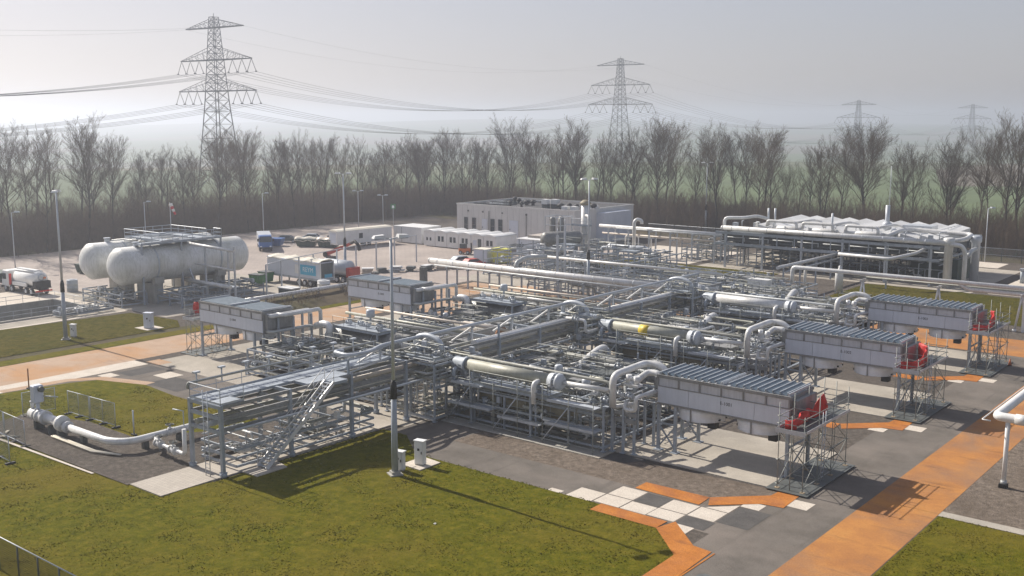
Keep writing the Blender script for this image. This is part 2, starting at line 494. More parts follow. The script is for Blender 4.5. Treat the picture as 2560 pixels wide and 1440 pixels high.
def bay_ground(dy, first):
    pads = [[(-46.8, 60.5 + dy), (-41, 60.5 + dy), (-41, 62.6 + dy), (-28.2, 62.6 + dy), (-28.2, 72.5 + dy), (-57.5, 72.5 + dy), (-57.5, 61.5 + dy), (-46.8, 61.5 + dy)]]
    o1 = [[(-35.7, 57 + dy), (-30.9, 56.9 + dy), (-31, 58.5 + dy), (-35.7, 58.4 + dy)],
          [(-30.4, 57.2 + dy), (-27.9, 59.5 + dy), (-26.5, 59.7 + dy), (-26.6, 62.5 + dy), (-28, 62.7 + dy), (-28.1, 61.3 + dy), (-31, 58.5 + dy)]]
    w = [rect(-28.75, -27.5, 58.3 + dy, 59.4 + dy), rect(-26.6, -25.2, 60.2 + dy, 61.6 + dy)]
    return pads, o1, w
pads, oran, whites = [], [], []
for dy in (0, 21.5, 41.5):
    a, b_, c_ = bay_ground(dy, dy == 0)
    pads += a; oran += b_; whites += c_
slabs("cooler_pad_right", "concrete", pads, -.05, .06)
sheet("orange_plates", "orange", oran + [rect(-35.8, -31, 51.9, 53.2), [(-31, 51.9), (-30.6, 53.5), (-27.95, 50.95), (-28.15, 49.1)], [(-28.15, 49.1), (-27.95, 50.95), (-26.7, 50.8), (-26.5, 46), (-28, 44)], [(-28, 44), (-26.5, 46), (-26.5, -15), (-28, -15)]], .03)
slabs("orange_plate_kerb", "orange", [rect(-26.52, -26.42, -15, 50.7)], 0, .028)
sheet("pale_slabs", "pale", [rect(-38.5, -36.6, 53.1, 54.9), rect(-36.5, -34.6, 53.3, 54.9), rect(-36.5, -34.6, 55, 56.8), rect(-34.5, -32.65, 53.3, 54.8), rect(-32.6, -30.7, 53.4, 54.85), rect(-32.6, -30.7, 54.95, 56.7), rect(-30.6, -28.8, 54.9, 56.7), [(-30.4, 56.8), (-28.8, 56.8), (-28.8, 58.4)], [(-30.5, 53.3), (-29.2, 53.3), (-29.2, 52.2)], rect(-40, -39, 53.1, 53.6)] + whites, .016)
sheet("asphalt_patches", "asphalt_d", [rect(-34.5, -32.65, 54.9, 56.75), rect(-30.6, -28.6, 53.3, 54.8), rect(-28.7, -26.6, 55, 58.2), [(-40.9, 62.5), (-40.9, 60.6), (-39, 60.9), (-38, 62.55)]], .014)
slabs("walkway_path", "path", [rect(-62.1, -58.5, 36.3, 57.5), [(-58.5, 42.6), (-56.8, 42.6), (-56.8, 45.2), (-58.5, 45.6)]], -.05, .1)
sheet("gravel_bed", "gravel_d", [[(-83.6, 36), (-62.1, 36.1), (-62.1, 53), (-66, 53), (-68.2, 47), (-71.5, 42.3), (-78, 42.4), (-84, 40.5)]], .098)
sheet("gravel_edging", "pale", [[(-79.4, 35.75), (-66, 36.0), (-66, 35.8), (-79.4, 35.5)]], .1)
sheet("rack_floor", "concrete", [rect(-66, -57.5, 57.5, 113)], .012)
sheet("yard", "yard", [rect(-187, -121.9, 72.5, 172), rect(-121.9, -104.2, 101, 172), rect(-121.9, -113.4, 72.5, 101)], .005)
sheet("tank_apron", "concrete", [rect(-141, -113.5, 72.6, 101), rect(-124.7, -121.9, 40, 72.6)], .009)
sheet("basin_apron", "pale", [rect(-148, PX0, 40, 74), rect(PX0, -124.9, PY1, 72.6), rect(PX1, -121.9, 40, PY1), rect(PX0, PX1, 30, PY0)], .008)
sheet("back_floor", "concrete", [rect(-108, -64, 119, 141), rect(-86, -42, 154, 182), rect(-57, -44, 118, 133)], .006)
sheet("sand_floor", "pale", [rect(-106, -88, 156, 176), rect(-40, -20, 155, 176), rect(-86, -46, 183, 190)], .009)
sheet("shelter_belt_soil", "soil", [rect(-216, -187, -20, 201), rect(-187, 34, 192, 201)], .006)
for dy in (0, 20.9, 41.3):
    pass
sheet("shaded_skid_floor", "gravel_d", [rect(-57.4, -41.2, 66 + dy, 78.5 + dy) for dy in (0, 20.9, 41.3)], .0665)  # dark oily ground; its colour also stands in for shade inside the bays
sheet("shaded_skid_floor_left", "gravel_d", [rect(-80.5, -64.5, 60.5, 72.5), rect(-80.5, -64.5, 81, 94)], .0145)  # same oily ground, with shade below the left skids put into its colour
# earth bank with rough growth beside the yard
mb = MB()
n = 14
for i in range(n + 1):
    y = 79 + 24 * i / n
    for x, z in ((-113.4, .03), (-112.4, .75), (-109.5, .85), (-106.5, .45), (-104.4, .03)):
        mb.v.append((x, y, z + random.uniform(-.05, .08) * (z > .1)))
for i in range(n):
    for k in range(4):
        a = i * 5 + k
        mb.face((a, a + 1, a + 6, a + 5), True)
structure("earth_bank", mb, G_["soil"])

# sunken basin
bas = thing("basin", "sunken concrete basin with dark still water beside the left lawn", "basin", (-130.8, 57, 0))
def L(p): return (p[0] + 130.8, p[1] - 57, p[2])
mb = MB()
w = .3
x0, x1, y0, y1 = PX0 + 130.8, PX1 + 130.8, PY0 - 57, PY1 - 57
mb.bb(x0, x0 + w, y0, y1, -2.6, .22).bb(x1 - w, x1, y0, y1, -2.6, .22).bb(x0 + w, x1 - w, y0, y0 + w, -2.6, .22).bb(x0 + w, x1 - w, y1 - w, y1, -2.6, .22)
mb.build("basin_wall", M["concrete"], bas)
MB().bb(x0 + w, x1 - w, y0 + w, y1 - w, -2.6, -1.9).build("water", M["water"], bas)
mb = MB()
for z in (.75, 1.25):
    mb.tube([(x1 - .15, y0, z), (x1 - .15, y1, z)], .03, 5).tube([(x0 + .15, y1 - .15, z), (x1 - .15, y1 - .15, z)], .03, 5).tube([(x0 + .15, y0, z), (x0 + .15, y1, z)], .03, 5)
k = y0
while k <= y1:
    mb.tube([(x1 - .15, k, .2), (x1 - .15, k, 1.25)], .03, 5); mb.tube([(x0 + .15, k, .2), (x0 + .15, k, 1.25)], .03, 5); k += 2.2
for k in range(5): mb.tube([(x0 + .6 + k * 2.5, y1 - .15, .2), (x0 + .6 + k * 2.5, y1 - .15, 1.25)], .03, 5)
mb.build("railing", M["galv"], bas)

# standing grass on the lawns: uncountable tufts
def blades(n, x0, x1, y0, y1, inside, z, seed):
    r_ = np.random.default_rng(seed)
    x = r_.uniform(x0, x1, n); y = r_.uniform(y0, y1, n)
    k = np.array([inside(a, b_) for a, b_ in zip(x, y)]); x, y = x[k], y[k]
    patch = .5 + .5 * np.sin(x * .9 + 2 * np.sin(y * .7)) * np.sin(y * 1.1 + x * .3)
    h = r_.uniform(.03, .07, len(x)) * (.7 + .5 * patch); a = r_.uniform(0, 6.28, len(x)); w = r_.uniform(.03, .08, len(x))
    lx, ly = r_.normal(0, .05, len(x)), r_.normal(0, .05, len(x))
    P = np.stack([np.stack([x - w * np.cos(a), y - w * np.sin(a), np.full_like(x, z)], 1), np.stack([x + w * np.cos(a), y + w * np.sin(a), np.full_like(x, z)], 1), np.stack([x + lx, y + ly, z + h], 1)], 1)
    return P.reshape(-1, 3)
def in_front(x, y):
    if x > -28.1 and x < -18.4: return False
    if x >= -18.5: return y < 64.5
    if x > -35.8: return y < 51.85 and (x < -31 or y < 51.9 - (x + 31) * .98) and not (x > -28.1)
    if x > -50: return y < 53.2
    if x > -56: return y < 53 + (-50 - x) * .52
    if x > -58.4: return y < 56 and not (y > 42.5 and y < 45.7 and x < -56.7)
    if x > -62.2: return y < 36.3
    if -83.6 < x <= -62.2 and y > 35.9: return y > 42.6 + max(0, (x + 71.5) * .9) and y < 51.4 and x < -66
    if x > -85.4: return y < 51.6
    return x > -92.4 and y < 42 + max(0, (x + 92) * 1.2)
Bv = np.concatenate([blades(160000, -92, -18.6 + 8, 22, 66, in_front, .015, 1), blades(13000, -18.5, 4, 40, 64.5, lambda a, b_: True, .015, 2)])

# ------------------------------------------------------------------ bare winter trees

def prisms(segs):
    """segs: rows (p xyz, q xyz, r0, r1) -> three-sided tapered twigs"""
    S = np.array(segs, dtype=float)
    p, q, r0, r1 = S[:, :3], S[:, 3:6], S[:, 6:7], S[:, 7:8]
    d = q - p; d /= np.maximum(np.linalg.norm(d, axis=1, keepdims=True), 1e-6)
    ref = np.where(np.abs(d[:, 2:3]) < .9, np.array([[0, 0, 1.0]]), np.array([[1.0, 0, 0]]))
    a = np.cross(d, ref); a /= np.linalg.norm(a, axis=1, keepdims=True); b = np.cross(d, a)
    vs = []
    for base, r in ((p, r0), (q, r1)):
        for k in range(3):
            t = 2 * math.pi * k / 3
            vs.append(base + (a * math.cos(t) + b * math.sin(t)) * r)
    Vv = np.stack(vs, 1).reshape(-1, 3)
    o = np.arange(len(S))[:, None] * 6
    F = np.concatenate([o + np.array([[k, (k + 1) % 3, 3 + (k + 1) % 3, 3 + k]]) for k in range(3)], 0)
    return Vv, F

def mesh_np(name, Vv, F, mat):
    me = bpy.data.meshes.new(name)
    me.vertices.add(len(Vv)); me.vertices.foreach_set("co", Vv.astype(np.float32).ravel())
    me.loops.add(F.size); me.loops.foreach_set("vertex_index", F.astype(np.int32).ravel())
    me.polygons.add(len(F)); me.polygons.foreach_set("loop_start", (np.arange(len(F)) * F.shape[1]).astype(np.int32))
    me.polygons.foreach_set("loop_total", np.full(len(F), F.shape[1], dtype=np.int32))
    me.materials.append(mat); me.update(); me.validate()
    return me

gme = mesh_np("grass", Bv, np.arange(len(Bv)).reshape(-1, 3), G_["lawn"])
go = bpy.data.objects.new("grass", gme); COL.objects.link(go)
tag(go, "short mown grass standing on the lawns", "grass", None, "stuff")

def bark(name, c1, c2):
    m, nt, b = new_mat(name)
    c = coord(nt)
    oi = nt.nodes.new("ShaderNodeObjectInfo")
    col = mixc(nt, c1, c2, ramp(nt, noise(nt, c, .8, 5, .6), [(.35, (0, 0, 0)), (.7, (1, 1, 1))]))
    col = mixc(nt, col, ramp(nt, oi.outputs["Random"], [(0, (.8, .8, .82)), (1, (1.25, 1.18, 1.1))]), 1.0, 'MULTIPLY')
    nt.links.new(col, b.inputs["Base Color"]); b.inputs["Roughness"].default_value = .95
    b.inputs["Specular IOR Level"].default_value = .1
    return m
M["bark"] = bark("tree_bark", (.060, .056, .046), (.10, .092, .075))
M["twig"] = bark("bare_twigs", (.085, .074, .060), (.135, .115, .088))
M["twig_b"] = bark("brushwood", (.115, .090, .066), (.175, .135, .10))

def grow(seed, H=20.0, spread=.32, first=.36, dens=1.0):
    rnd = random.Random(seed)
    T, C = [], []
    def add(lst, p, q, a, b): lst.append((*p, *q, a, b))
    def limb(p, d, L, r, lev, lst):
        n = 5 if lev == 1 else 4 if lev == 2 else 3
        pts = [p.copy()]; cur = p.copy(); dd = d.copy()
        for i in range(n):
            dd = (dd + Vector((rnd.gauss(0, .11), rnd.gauss(0, .11), rnd.gauss(.07, .06)))).normalized()
            nx = cur + dd * (L / n)
            r0 = r * (1 - .72 * i / n); r1 = r * (1 - .72 * (i + 1) / n)
            add(lst, cur, nx, r0, r1)
            cur = nx; pts.append(cur.copy())
        if lev >= 4: return
        kids = {1: 9, 2: 7, 3: 4}[lev]
        kids = max(2, int(kids * dens))
        for k in range(kids):
            t = .22 + .78 * (k + rnd.random()) / kids
            i = min(n - 1, int(t * n)); f = t * n - i
            bp = pts[i].lerp(pts[i + 1], min(1, f))
            ax = (pts[i + 1] - pts[i]).normalized()
            side = ax.orthogonal().normalized()
            side = Matrix.Rotation(rnd.random() * 6.283, 3, ax) @ side
            ang = rnd.uniform(.35, .75)
            nd = (ax * math.cos(ang) + side * math.sin(ang) + Vector((0, 0, .12))).normalized()
            limb(bp, nd, L * rnd.uniform(.34, .52) * (1.15 - .45 * t), max(r * .42, .012), lev + 1, C)
    # trunk
    cur = Vector((0, 0, -.3)); dd = Vector((rnd.gauss(0, .02), rnd.gauss(0, .02), 1)).normalized()
    n = 14; r = H * .0105 + rnd.uniform(0, .05); pts = [cur.copy()]; rr = [r * 1.25]
    for i in range(n):
        dd = (dd + Vector((rnd.gauss(0, .03), rnd.gauss(0, .03), .03))).normalized()
        nx = cur + dd * (H * .78 / n)
        r0 = r * (1 - .86 * i / n) * (1.25 if i == 0 else 1); r1 = r * (1 - .86 * (i + 1) / n)
        add(T, cur, nx, r0, r1); cur = nx; pts.append(cur.copy()); rr.append(r1)
    nb = int(17 * dens)
    for k in range(nb):
        t = first + (1 - first) * (k + rnd.random() * .8) / nb
        i = min(n - 1, int(t * n)); bp = pts[i].lerp(pts[i + 1], t * n - i)
        az = k * 2.4 + rnd.uniform(-.5, .5)
        el = rnd.uniform(.62, .95) + .35 * t
        nd = Vector((math.cos(az) * math.cos(el), math.sin(az) * math.cos(el), math.sin(el)))
        limb(bp, nd, H * spread * rnd.uniform(.78, 1.12) * (.62 + .42 * math.sin(2.2 * (t - first) / (1 - first) + .35)), max(rr[i] * .55, .04), 1, C if t > .8 else T)
    return T, C

PROTO = []
specs = [(11, 20, .33, .40, 1.0), (12, 20, .28, .48, 1.0), (13, 20, .37, .38, 1.0), (14, 20, .27, .52, .9), (15, 20, .34, .44, 1.05), (16, 20, .29, .36, .95), (17, 20, .23, .46, .8), (18, 20, .38, .48, 1.0)]
for sd_, H_, s_, f_, d_ in specs:
    T, C_ = grow(sd_, H_, s_, f_, d_)
    PROTO.append((mesh_np("trunk", *prisms(T), M["bark"]), mesh_np("crown", *prisms(C_), M["twig"])))

def px_of(x, y):
    c, s = math.cos(R(39)), math.sin(R(39))
    fw = -s * x + c * y; rt = c * x + s * y
    return (1280 + 2673 * rt / fw if fw > 1 else -9999), fw, rt

TOPS = [(-400, 320), (0, 345), (60, 318), (130, 300), (180, 315), (240, 322), (275, 345), (310, 395), (350, 372), (420, 352), (470, 370), (520, 338), (600, 342), (660, 350), (730, 330), (800, 350), (880, 338), (935, 385), (990, 338), (1060, 345), (1130, 325), (1200, 338), (1300, 322), (1370, 345), (1440, 318), (1500, 335), (1560, 340), (1630, 308), (1700, 318), (1740, 350), (1800, 322), (1880, 322), (1930, 330), (1985, 380), (2030, 372), (2090, 342), (2180, 332), (2240, 350), (2300, 362), (2350, 358), (2420, 340), (2480, 345), (2530, 305), (2700, 310), (3200, 320)]
def top_z(px, fw):
    for (a, ya), (b_, yb) in zip(TOPS, TOPS[1:]):
        if a <= px <= b_:
            y = ya + (yb - ya) * (px - a) / (b_ - a); break
    else: y = 330
    return 24 - (y - 300) * fw / 2673

tree_spots = []
rnd = random.Random(3)
for row, off in enumerate((0, 8, 17)):
    y = 204.5 + off
    x = -196.0 - off + rnd.uniform(0, 3)
    while x < 6:
        tree_spots.append((x + rnd.uniform(-1.3, 1.3), y + rnd.uniform(-2, 2), row)); x += rnd.uniform(5.6, 9.4)
    x = -190.0 - off
    y = 40 + rnd.uniform(0, 4)
    while y < 200 + off:
        tree_spots.append((x + rnd.uniform(-2, 2), y + rnd.uniform(-1.3, 1.3), row)); y += rnd.uniform(5.6, 9.4)
LAND = [(-9999, 205, "left of the storage tanks"), (205, 420, "behind the storage tanks"), (420, 660, "behind the nearest pylon's foot"), (660, 900, "behind the parked lorries"), (900, 1140, "behind the white trailers"), (1140, 1400, "behind the control building"), (1400, 1600, "behind the exhaust stack"), (1600, 1840, "left of the cooler bank"), (1840, 2150, "behind the cooler bank's left half"), (2150, 2400, "behind the cooler bank's right half"), (2400, 9999, "right of the cooler bank")]
SHAPES = ["fan-crowned", "slim", "broad-crowned", "high-crowned", "twiggy round-topped", "low-branched", "sparse narrow", "wide upright"]
nt_ = 0
for x, y, row in tree_spots:
    px, fw, rt = px_of(x, y)
    if not (-80 < px < 2640) or fw < 30: continue
    Ht = top_z(px, fw) * rnd.uniform(.86, 1.02 if row < 2 else .97)
    if 295 < px < 335 or 1965 < px < 2015: Ht *= .8
    Ht = max(11, min(26, Ht))
    k = rnd.randrange(8)
    if px < 1200 and k == 6: k = 1
    s = Ht / 19.6
    land = next(t for a, b_, t in LAND if a <= px < b_)
    rw = ["front row", "second row", "third row", "rear row"][row]
    t = thing("bare_tree", "leafless %s tree, %s of the belt, %s" % (SHAPES[k], rw, land), "tree", (x, y, 0 if (x > -216 and y < 201) else -.1), rnd.uniform(0, 6.28), "leafless trees of the shelter belt")
    w = s * rnd.uniform(.9, 1.2)
    t.scale = (w, w, s)
    for nm, me in zip(("trunk", "crown"), PROTO[k]):
        o = bpy.data.objects.new(nm, me); COL.objects.link(o); o.parent = t
    nt_ += 1
print("trees", nt_)

# brushwood thicket under the trees: one uncountable mass
def clump(seed):
    r_ = random.Random(seed); S = []
    for i in range(20):
        p = Vector((r_.gauss(0, 1.5), r_.gauss(0, 1.5), -.2)); h = r_.uniform(3.0, 8.6)
        d = Vector((r_.gauss(0, .16), r_.gauss(0, .16), 1)).normalized(); n = 4; cur = p
        for k in range(n):
            d = (d + Vector((r_.gauss(0, .1), r_.gauss(0, .1), .02))).normalized()
            q = cur + d * h / n
            S.append((*cur, *q, .04 * (1 - k / n) + .012, .04 * (1 - (k + 1) / n) + .01))
            for j in range(5):
                e = (d * .8 + Vector((r_.gauss(0, .55), r_.gauss(0, .55), r_.uniform(0, .5)))).normalized()
                b0 = cur.lerp(q, r_.random()); b1 = b0 + e * r_.uniform(.6, 1.7)
                S.append((*b0, *b1, .02, .008))
                for m_ in range(2):
                    e2 = (e + Vector((r_.gauss(0, .5), r_.gauss(0, .5), .2))).normalized()
                    c0 = b0.lerp(b1, r_.uniform(.3, .9)); S.append((*c0, *(c0 + e2 * r_.uniform(.4, .9)), .013, .006))
            cur = q
    return np.array(S)
CL = [clump(k) for k in range(5)]
allS = []
def put(x, y, sc):
    S = CL[rnd.randrange(5)].copy(); a = rnd.uniform(0, 6.28)
    c, s = math.cos(a), math.sin(a); zs = sc * rnd.uniform(.8, 1.15)
    for i in (0, 3):
        X, Y = S[:, i].copy(), S[:, i + 1].copy()
        S[:, i] = (X * c - Y * s) * sc + x; S[:, i + 1] = (X * s + Y * c) * sc + y; S[:, i + 2] *= zs
    allS.append(S)
for off in (0, 4, 9, 15, 22):
    x = -204
    while x < 4:
        if -120 < px_of(x, 201 + off)[0] < 2700: put(x, 201 + off + rnd.uniform(-1.4, 1.4), rnd.uniform(.75, 1.2))
        x += rnd.uniform(2.2, 3.6)
    y = 48
    while y < 203:
        if -120 < px_of(-188.5 - off, y)[0] < 2700: put(-188.5 - off + rnd.uniform(-1.4, 1.4), y, rnd.uniform(.8, 1.3))
        y += rnd.uniform(2.2, 3.6)
me = mesh_np("undergrowth", *prisms(np.concatenate(allS)), M["twig_b"])
o = bpy.data.objects.new("undergrowth", me); COL.objects.link(o)
tag(o, "brown leafless brushwood filling the foot of the shelter belt", "undergrowth", None, "stuff")
print("undergrowth segs", sum(len(a) for a in allS))

# ------------------------------------------------------------------ pylons and lines
def cam_to_world(px, fw):
    rt = (px - 1280) / 2673 * fw
    c, s = math.cos(R(39)), math.sin(R(39))
    return (rt * c - fw * s, rt * s + fw * c)
PYL = [cam_to_world(545, 384), cam_to_world(1549, 614), cam_to_world(2145, 941), cam_to_world(2430, 1122)]
TOPZ = [60, 58.6, 41.0, 40.2]
d01 = Vector((PYL[1][0] - PYL[0][0], PYL[1][1] - PYL[0][1], 0))
PREV = (PYL[0][0] - d01.x, PYL[0][1] - d01.y)
ARM = [(56.3, 15.5, 59.2), (45.1, 19.2, 49.4), (34.2, 21.0, 38.4)]        # chord height, half span, apex height
def legw(z): return 1.15 + (60 - z) * .062 if z > 30 else 1.15 + 30 * .062 + (30 - z) * .085
def pylon_parts(root):
    mb = MB()
    zs = [0, 6, 12, 17.5, 22.5, 27, 31, 34.2, 37, 40, 42.6, 45.1, 47.4, 49.8, 52, 54.2, 56.3, 58.2, 60]
    C4 = [(-1, -1), (1, -1), (1, 1), (-1, 1)]
    for z0, z1 in zip(zs, zs[1:]):
        a, b_ = legw(z0), legw(z1)
        for k in range(4):
            (x, y), (u, v) = C4[k], C4[(k + 1) % 4]
            mb.beam((x * a, y * a, z0), (x * b_, y * b_, z1), .26 if z0 < 34 else .2)
            mb.beam((x * a, y * a, z0), (u * b_, v * b_, z1), .13); mb.beam((u * a, v * a, z0), (x * b_, y * b_, z1), .13)
            mb.beam((x * b_, y * b_, z1), (u * b_, v * b_, z1), .12)
    mb.beam((0, 0, 60), (0, 0, 61.3), .15)
    mb.build("lattice_tower", M["pylon"], root)
    for zc, hs, za in ARM:
        mb = MB(); w = legw(zc)
        for s in (-1, 1):
            for t in (-1, 1):
                mb.beam((0, t * w, zc), (s * hs, t * .3, zc), .30)
                mb.beam((s * w * .8, t * w * .8, za), (s * hs, t * .3, zc + .1), .15)
                n = 5
                for k in range(1, n):
                    u = k / n
                    lo = Vector((s * hs * u, t * (w + (.3 - w) * u), zc))
                    hi = Vector((s * (w * .8 + (hs - w * .8) * u), t * (w * .8 + (.3 - w * .8) * u), za + (zc - za) * u))
                    mb.beam(lo, hi, .10)
                    u2 = (k - 1) / n
                    mb.beam((s * (w * .8 + (hs - w * .8) * u), t * .6, za + (zc - za) * u), (s * hs * u2, t * w * (1 - u2), zc), .09)
            for k in range(6):
                u = k / 6; u1 = (k + 1) / 6
                mb.beam((s * hs * u, w * (1 - u) + .3, zc), (s * hs * u1, -w * (1 - u1) - .3, zc), .10)
        arm = mb.build("crossarm", M["pylon"], root)
        if zc < 50:
            for s in (-1, 1):
                for k in range(3):
                    x = s * (hs - k * 5.0)
                    im = MB()
                    im.tube([(x, 0, zc - .1), (x + 2.3, 0, zc - 4.4)], .11, 5).tube([(x, 0, zc - .1), (x - 2.3, 0, zc - 4.4)], .11, 5)
                    im.box(x + 2.3, 0, zc - 4.7, .5, .5, .4).box(x - 2.3, 0, zc - 4.7, .5, .5, .4)
                    im.build("insulator", M["cable"], arm)
PL = ["tallest-looking steel lattice pylon with two tiers of hanging insulators, behind the storage tanks", "grey steel lattice pylon rising behind the control building and stack", "faint hazy lattice pylon above the trees behind the cooler bank", "faintest and farthest lattice pylon, near the right edge of the sky"]
def line_dir(i):
    a = PYL[i - 1] if i else PREV
    b_ = PYL[i + 1] if i < 3 else (2 * PYL[3][0] - PYL[2][0], 2 * PYL[3][1] - PYL[2][1])
    return math.atan2(b_[1] - a[1], b_[0] - a[0])
py0 = thing("pylon", PL[0], "pylon", (*PYL[0], TOPZ[0] - 60), line_dir(0) - math.pi / 2, "lattice pylons of the power line")
pylon_parts(py0)
for i in (1, 2, 3):
    dup(py0, (*PYL[i], TOPZ[i] - 60), line_dir(i) - math.pi / 2, PL[i], "lattice pylons of the power line")
SP = ["running off the left edge from the nearest pylon", "between the nearest pylon and the second one", "between the second pylon and the hazy third one", "between the two faintest pylons"]
nodes = [(PREV, 60)] + list(zip(PYL, TOPZ))
dirs = [line_dir(0)] + [line_dir(i) for i in range(4)]
for sp_ in range(4):
    (A, ta), (B, tb) = nodes[sp_], nodes[sp_ + 1]
    sag = 11.5
    for zc, hs, za in ARM:
        offs = [s * hs for s in (-1, 1)] if zc > 50 else [s * (hs + 2.3 - k * 5) for s in (-1, 1) for k in range(4)]
        for off in offs:
            pts = []
            pa = Vector((A[0] + off * math.sin(dirs[sp_]), A[1] - off * math.cos(dirs[sp_]), ta - 60 + zc - (0 if zc > 50 else 4.6)))
            pb = Vector((B[0] + off * math.sin(dirs[sp_ + 1]), B[1] - off * math.cos(dirs[sp_ + 1]), tb - 60 + zc - (0 if zc > 50 else 4.6)))
            for k in range(21):
                t = k / 20; p = pa.lerp(pb, t); p.z -= (sag if zc < 50 else sag * .75) * 4 * t * (1 - t); pts.append(p)
            mb = MB().tube([q - pa for q in pts], .045 if zc < 50 else .022, 4, cap=False)
            o = mb.build("power_line", M["cable"], loc=pa)
            tag(o, "%s %s" % ("earth wire from the top crossarm" if zc > 50 else "conductor from the middle crossarm" if zc > 40 else "conductor from the lowest crossarm", SP[sp_]), "power line", "overhead wires strung between the pylons")

# ------------------------------------------------------------------ small fittings
def handwheel(parent, c, axis, r):
    mb = MB().ring(c, axis, r, r * .1, 10, 4)
    d = Vector(axis).normalized(); a = d.orthogonal().normalized(); b_ = d.cross(a)
    c = Vector(c)
    mb.beam(c - a * r, c + a * r, r * .12).beam(c - b_ * r, c + b_ * r, r * .12)
    return mb.build("handwheel", M["steel_d"], parent)

def valve(parent, p, axis, r, mat="pipe_g", wheel=True):
    p, d = Vector(p), Vector(axis).normalized()
    mb = MB()
    mb.lathe(p - d * r * 2.4, d, [(0, r * 1.9), (r * .5, r * 1.9), (r * .5, r * 1.1), (r * 1.4, r * 1.25), (r * 2.4, r * 1.7), (r * 3.4, r * 1.25), (r * 4.3, r * 1.1), (r * 4.3, r * 1.9), (r * 4.8, r * 1.9)], 10)
    up = Vector((0, 0, 1)) if abs(d.z) < .8 else Vector((1, 0, 0))
    mb.tube([p, p + up * r * 3.4], r * .55, 6)
    mb.lathe(p + up * r * 1.6, up, [(0, r * 1.2), (r * .4, r * 1.2)], 8)
    v = mb.build("valve", M[mat], parent)
    if wheel: handwheel(v, p + up * r * 3.6, up, r * 1.9)
    return v

def actuator(parent, p, h=.9, r=.28):
    mb = MB().lathe((p[0], p[1], p[2]), (0, 0, 1), [(0, r * .35), (h * .35, r * .35), (h * .38, r), (h * .9, r), (h, r * .55)], 12)
    return mb.build("actuator", M["galv"], parent)

def railing_mb(mb, pts, h=1.05, step=1.4, r=.025):
    for a, b_ in zip(pts, pts[1:]):
        a, b_ = Vector(a), Vector(b_); L_ = (b_ - a).length; n = max(1, int(L_ / step))
        for k in range(n + 1):
            q = a.lerp(b_, k / n); mb.tube([q, q + Vector((0, 0, h))], r, 4)
        for z in (h, h * .55): mb.tube([a + Vector((0, 0, z)), b_ + Vector((0, 0, z))], r, 4)
        mb.beam(a + Vector((0, 0, .08)), b_ + Vector((0, 0, .08)), .012, .14)
    return mb

def grating_mb(mb, x0, x1, y0, y1, z, t=.05):
    mb.bb(x0, x1, y0, y1, z, z + t)
    for e in ((x0, y0, x1, y0), (x0, y1, x1, y1), (x0, y0, x0, y1), (x1, y0, x1, y1)):
        mb.beam((e[0], e[1], z + t / 2 - .06), (e[2], e[3], z + t / 2 - .06), .06, .2)
    return mb

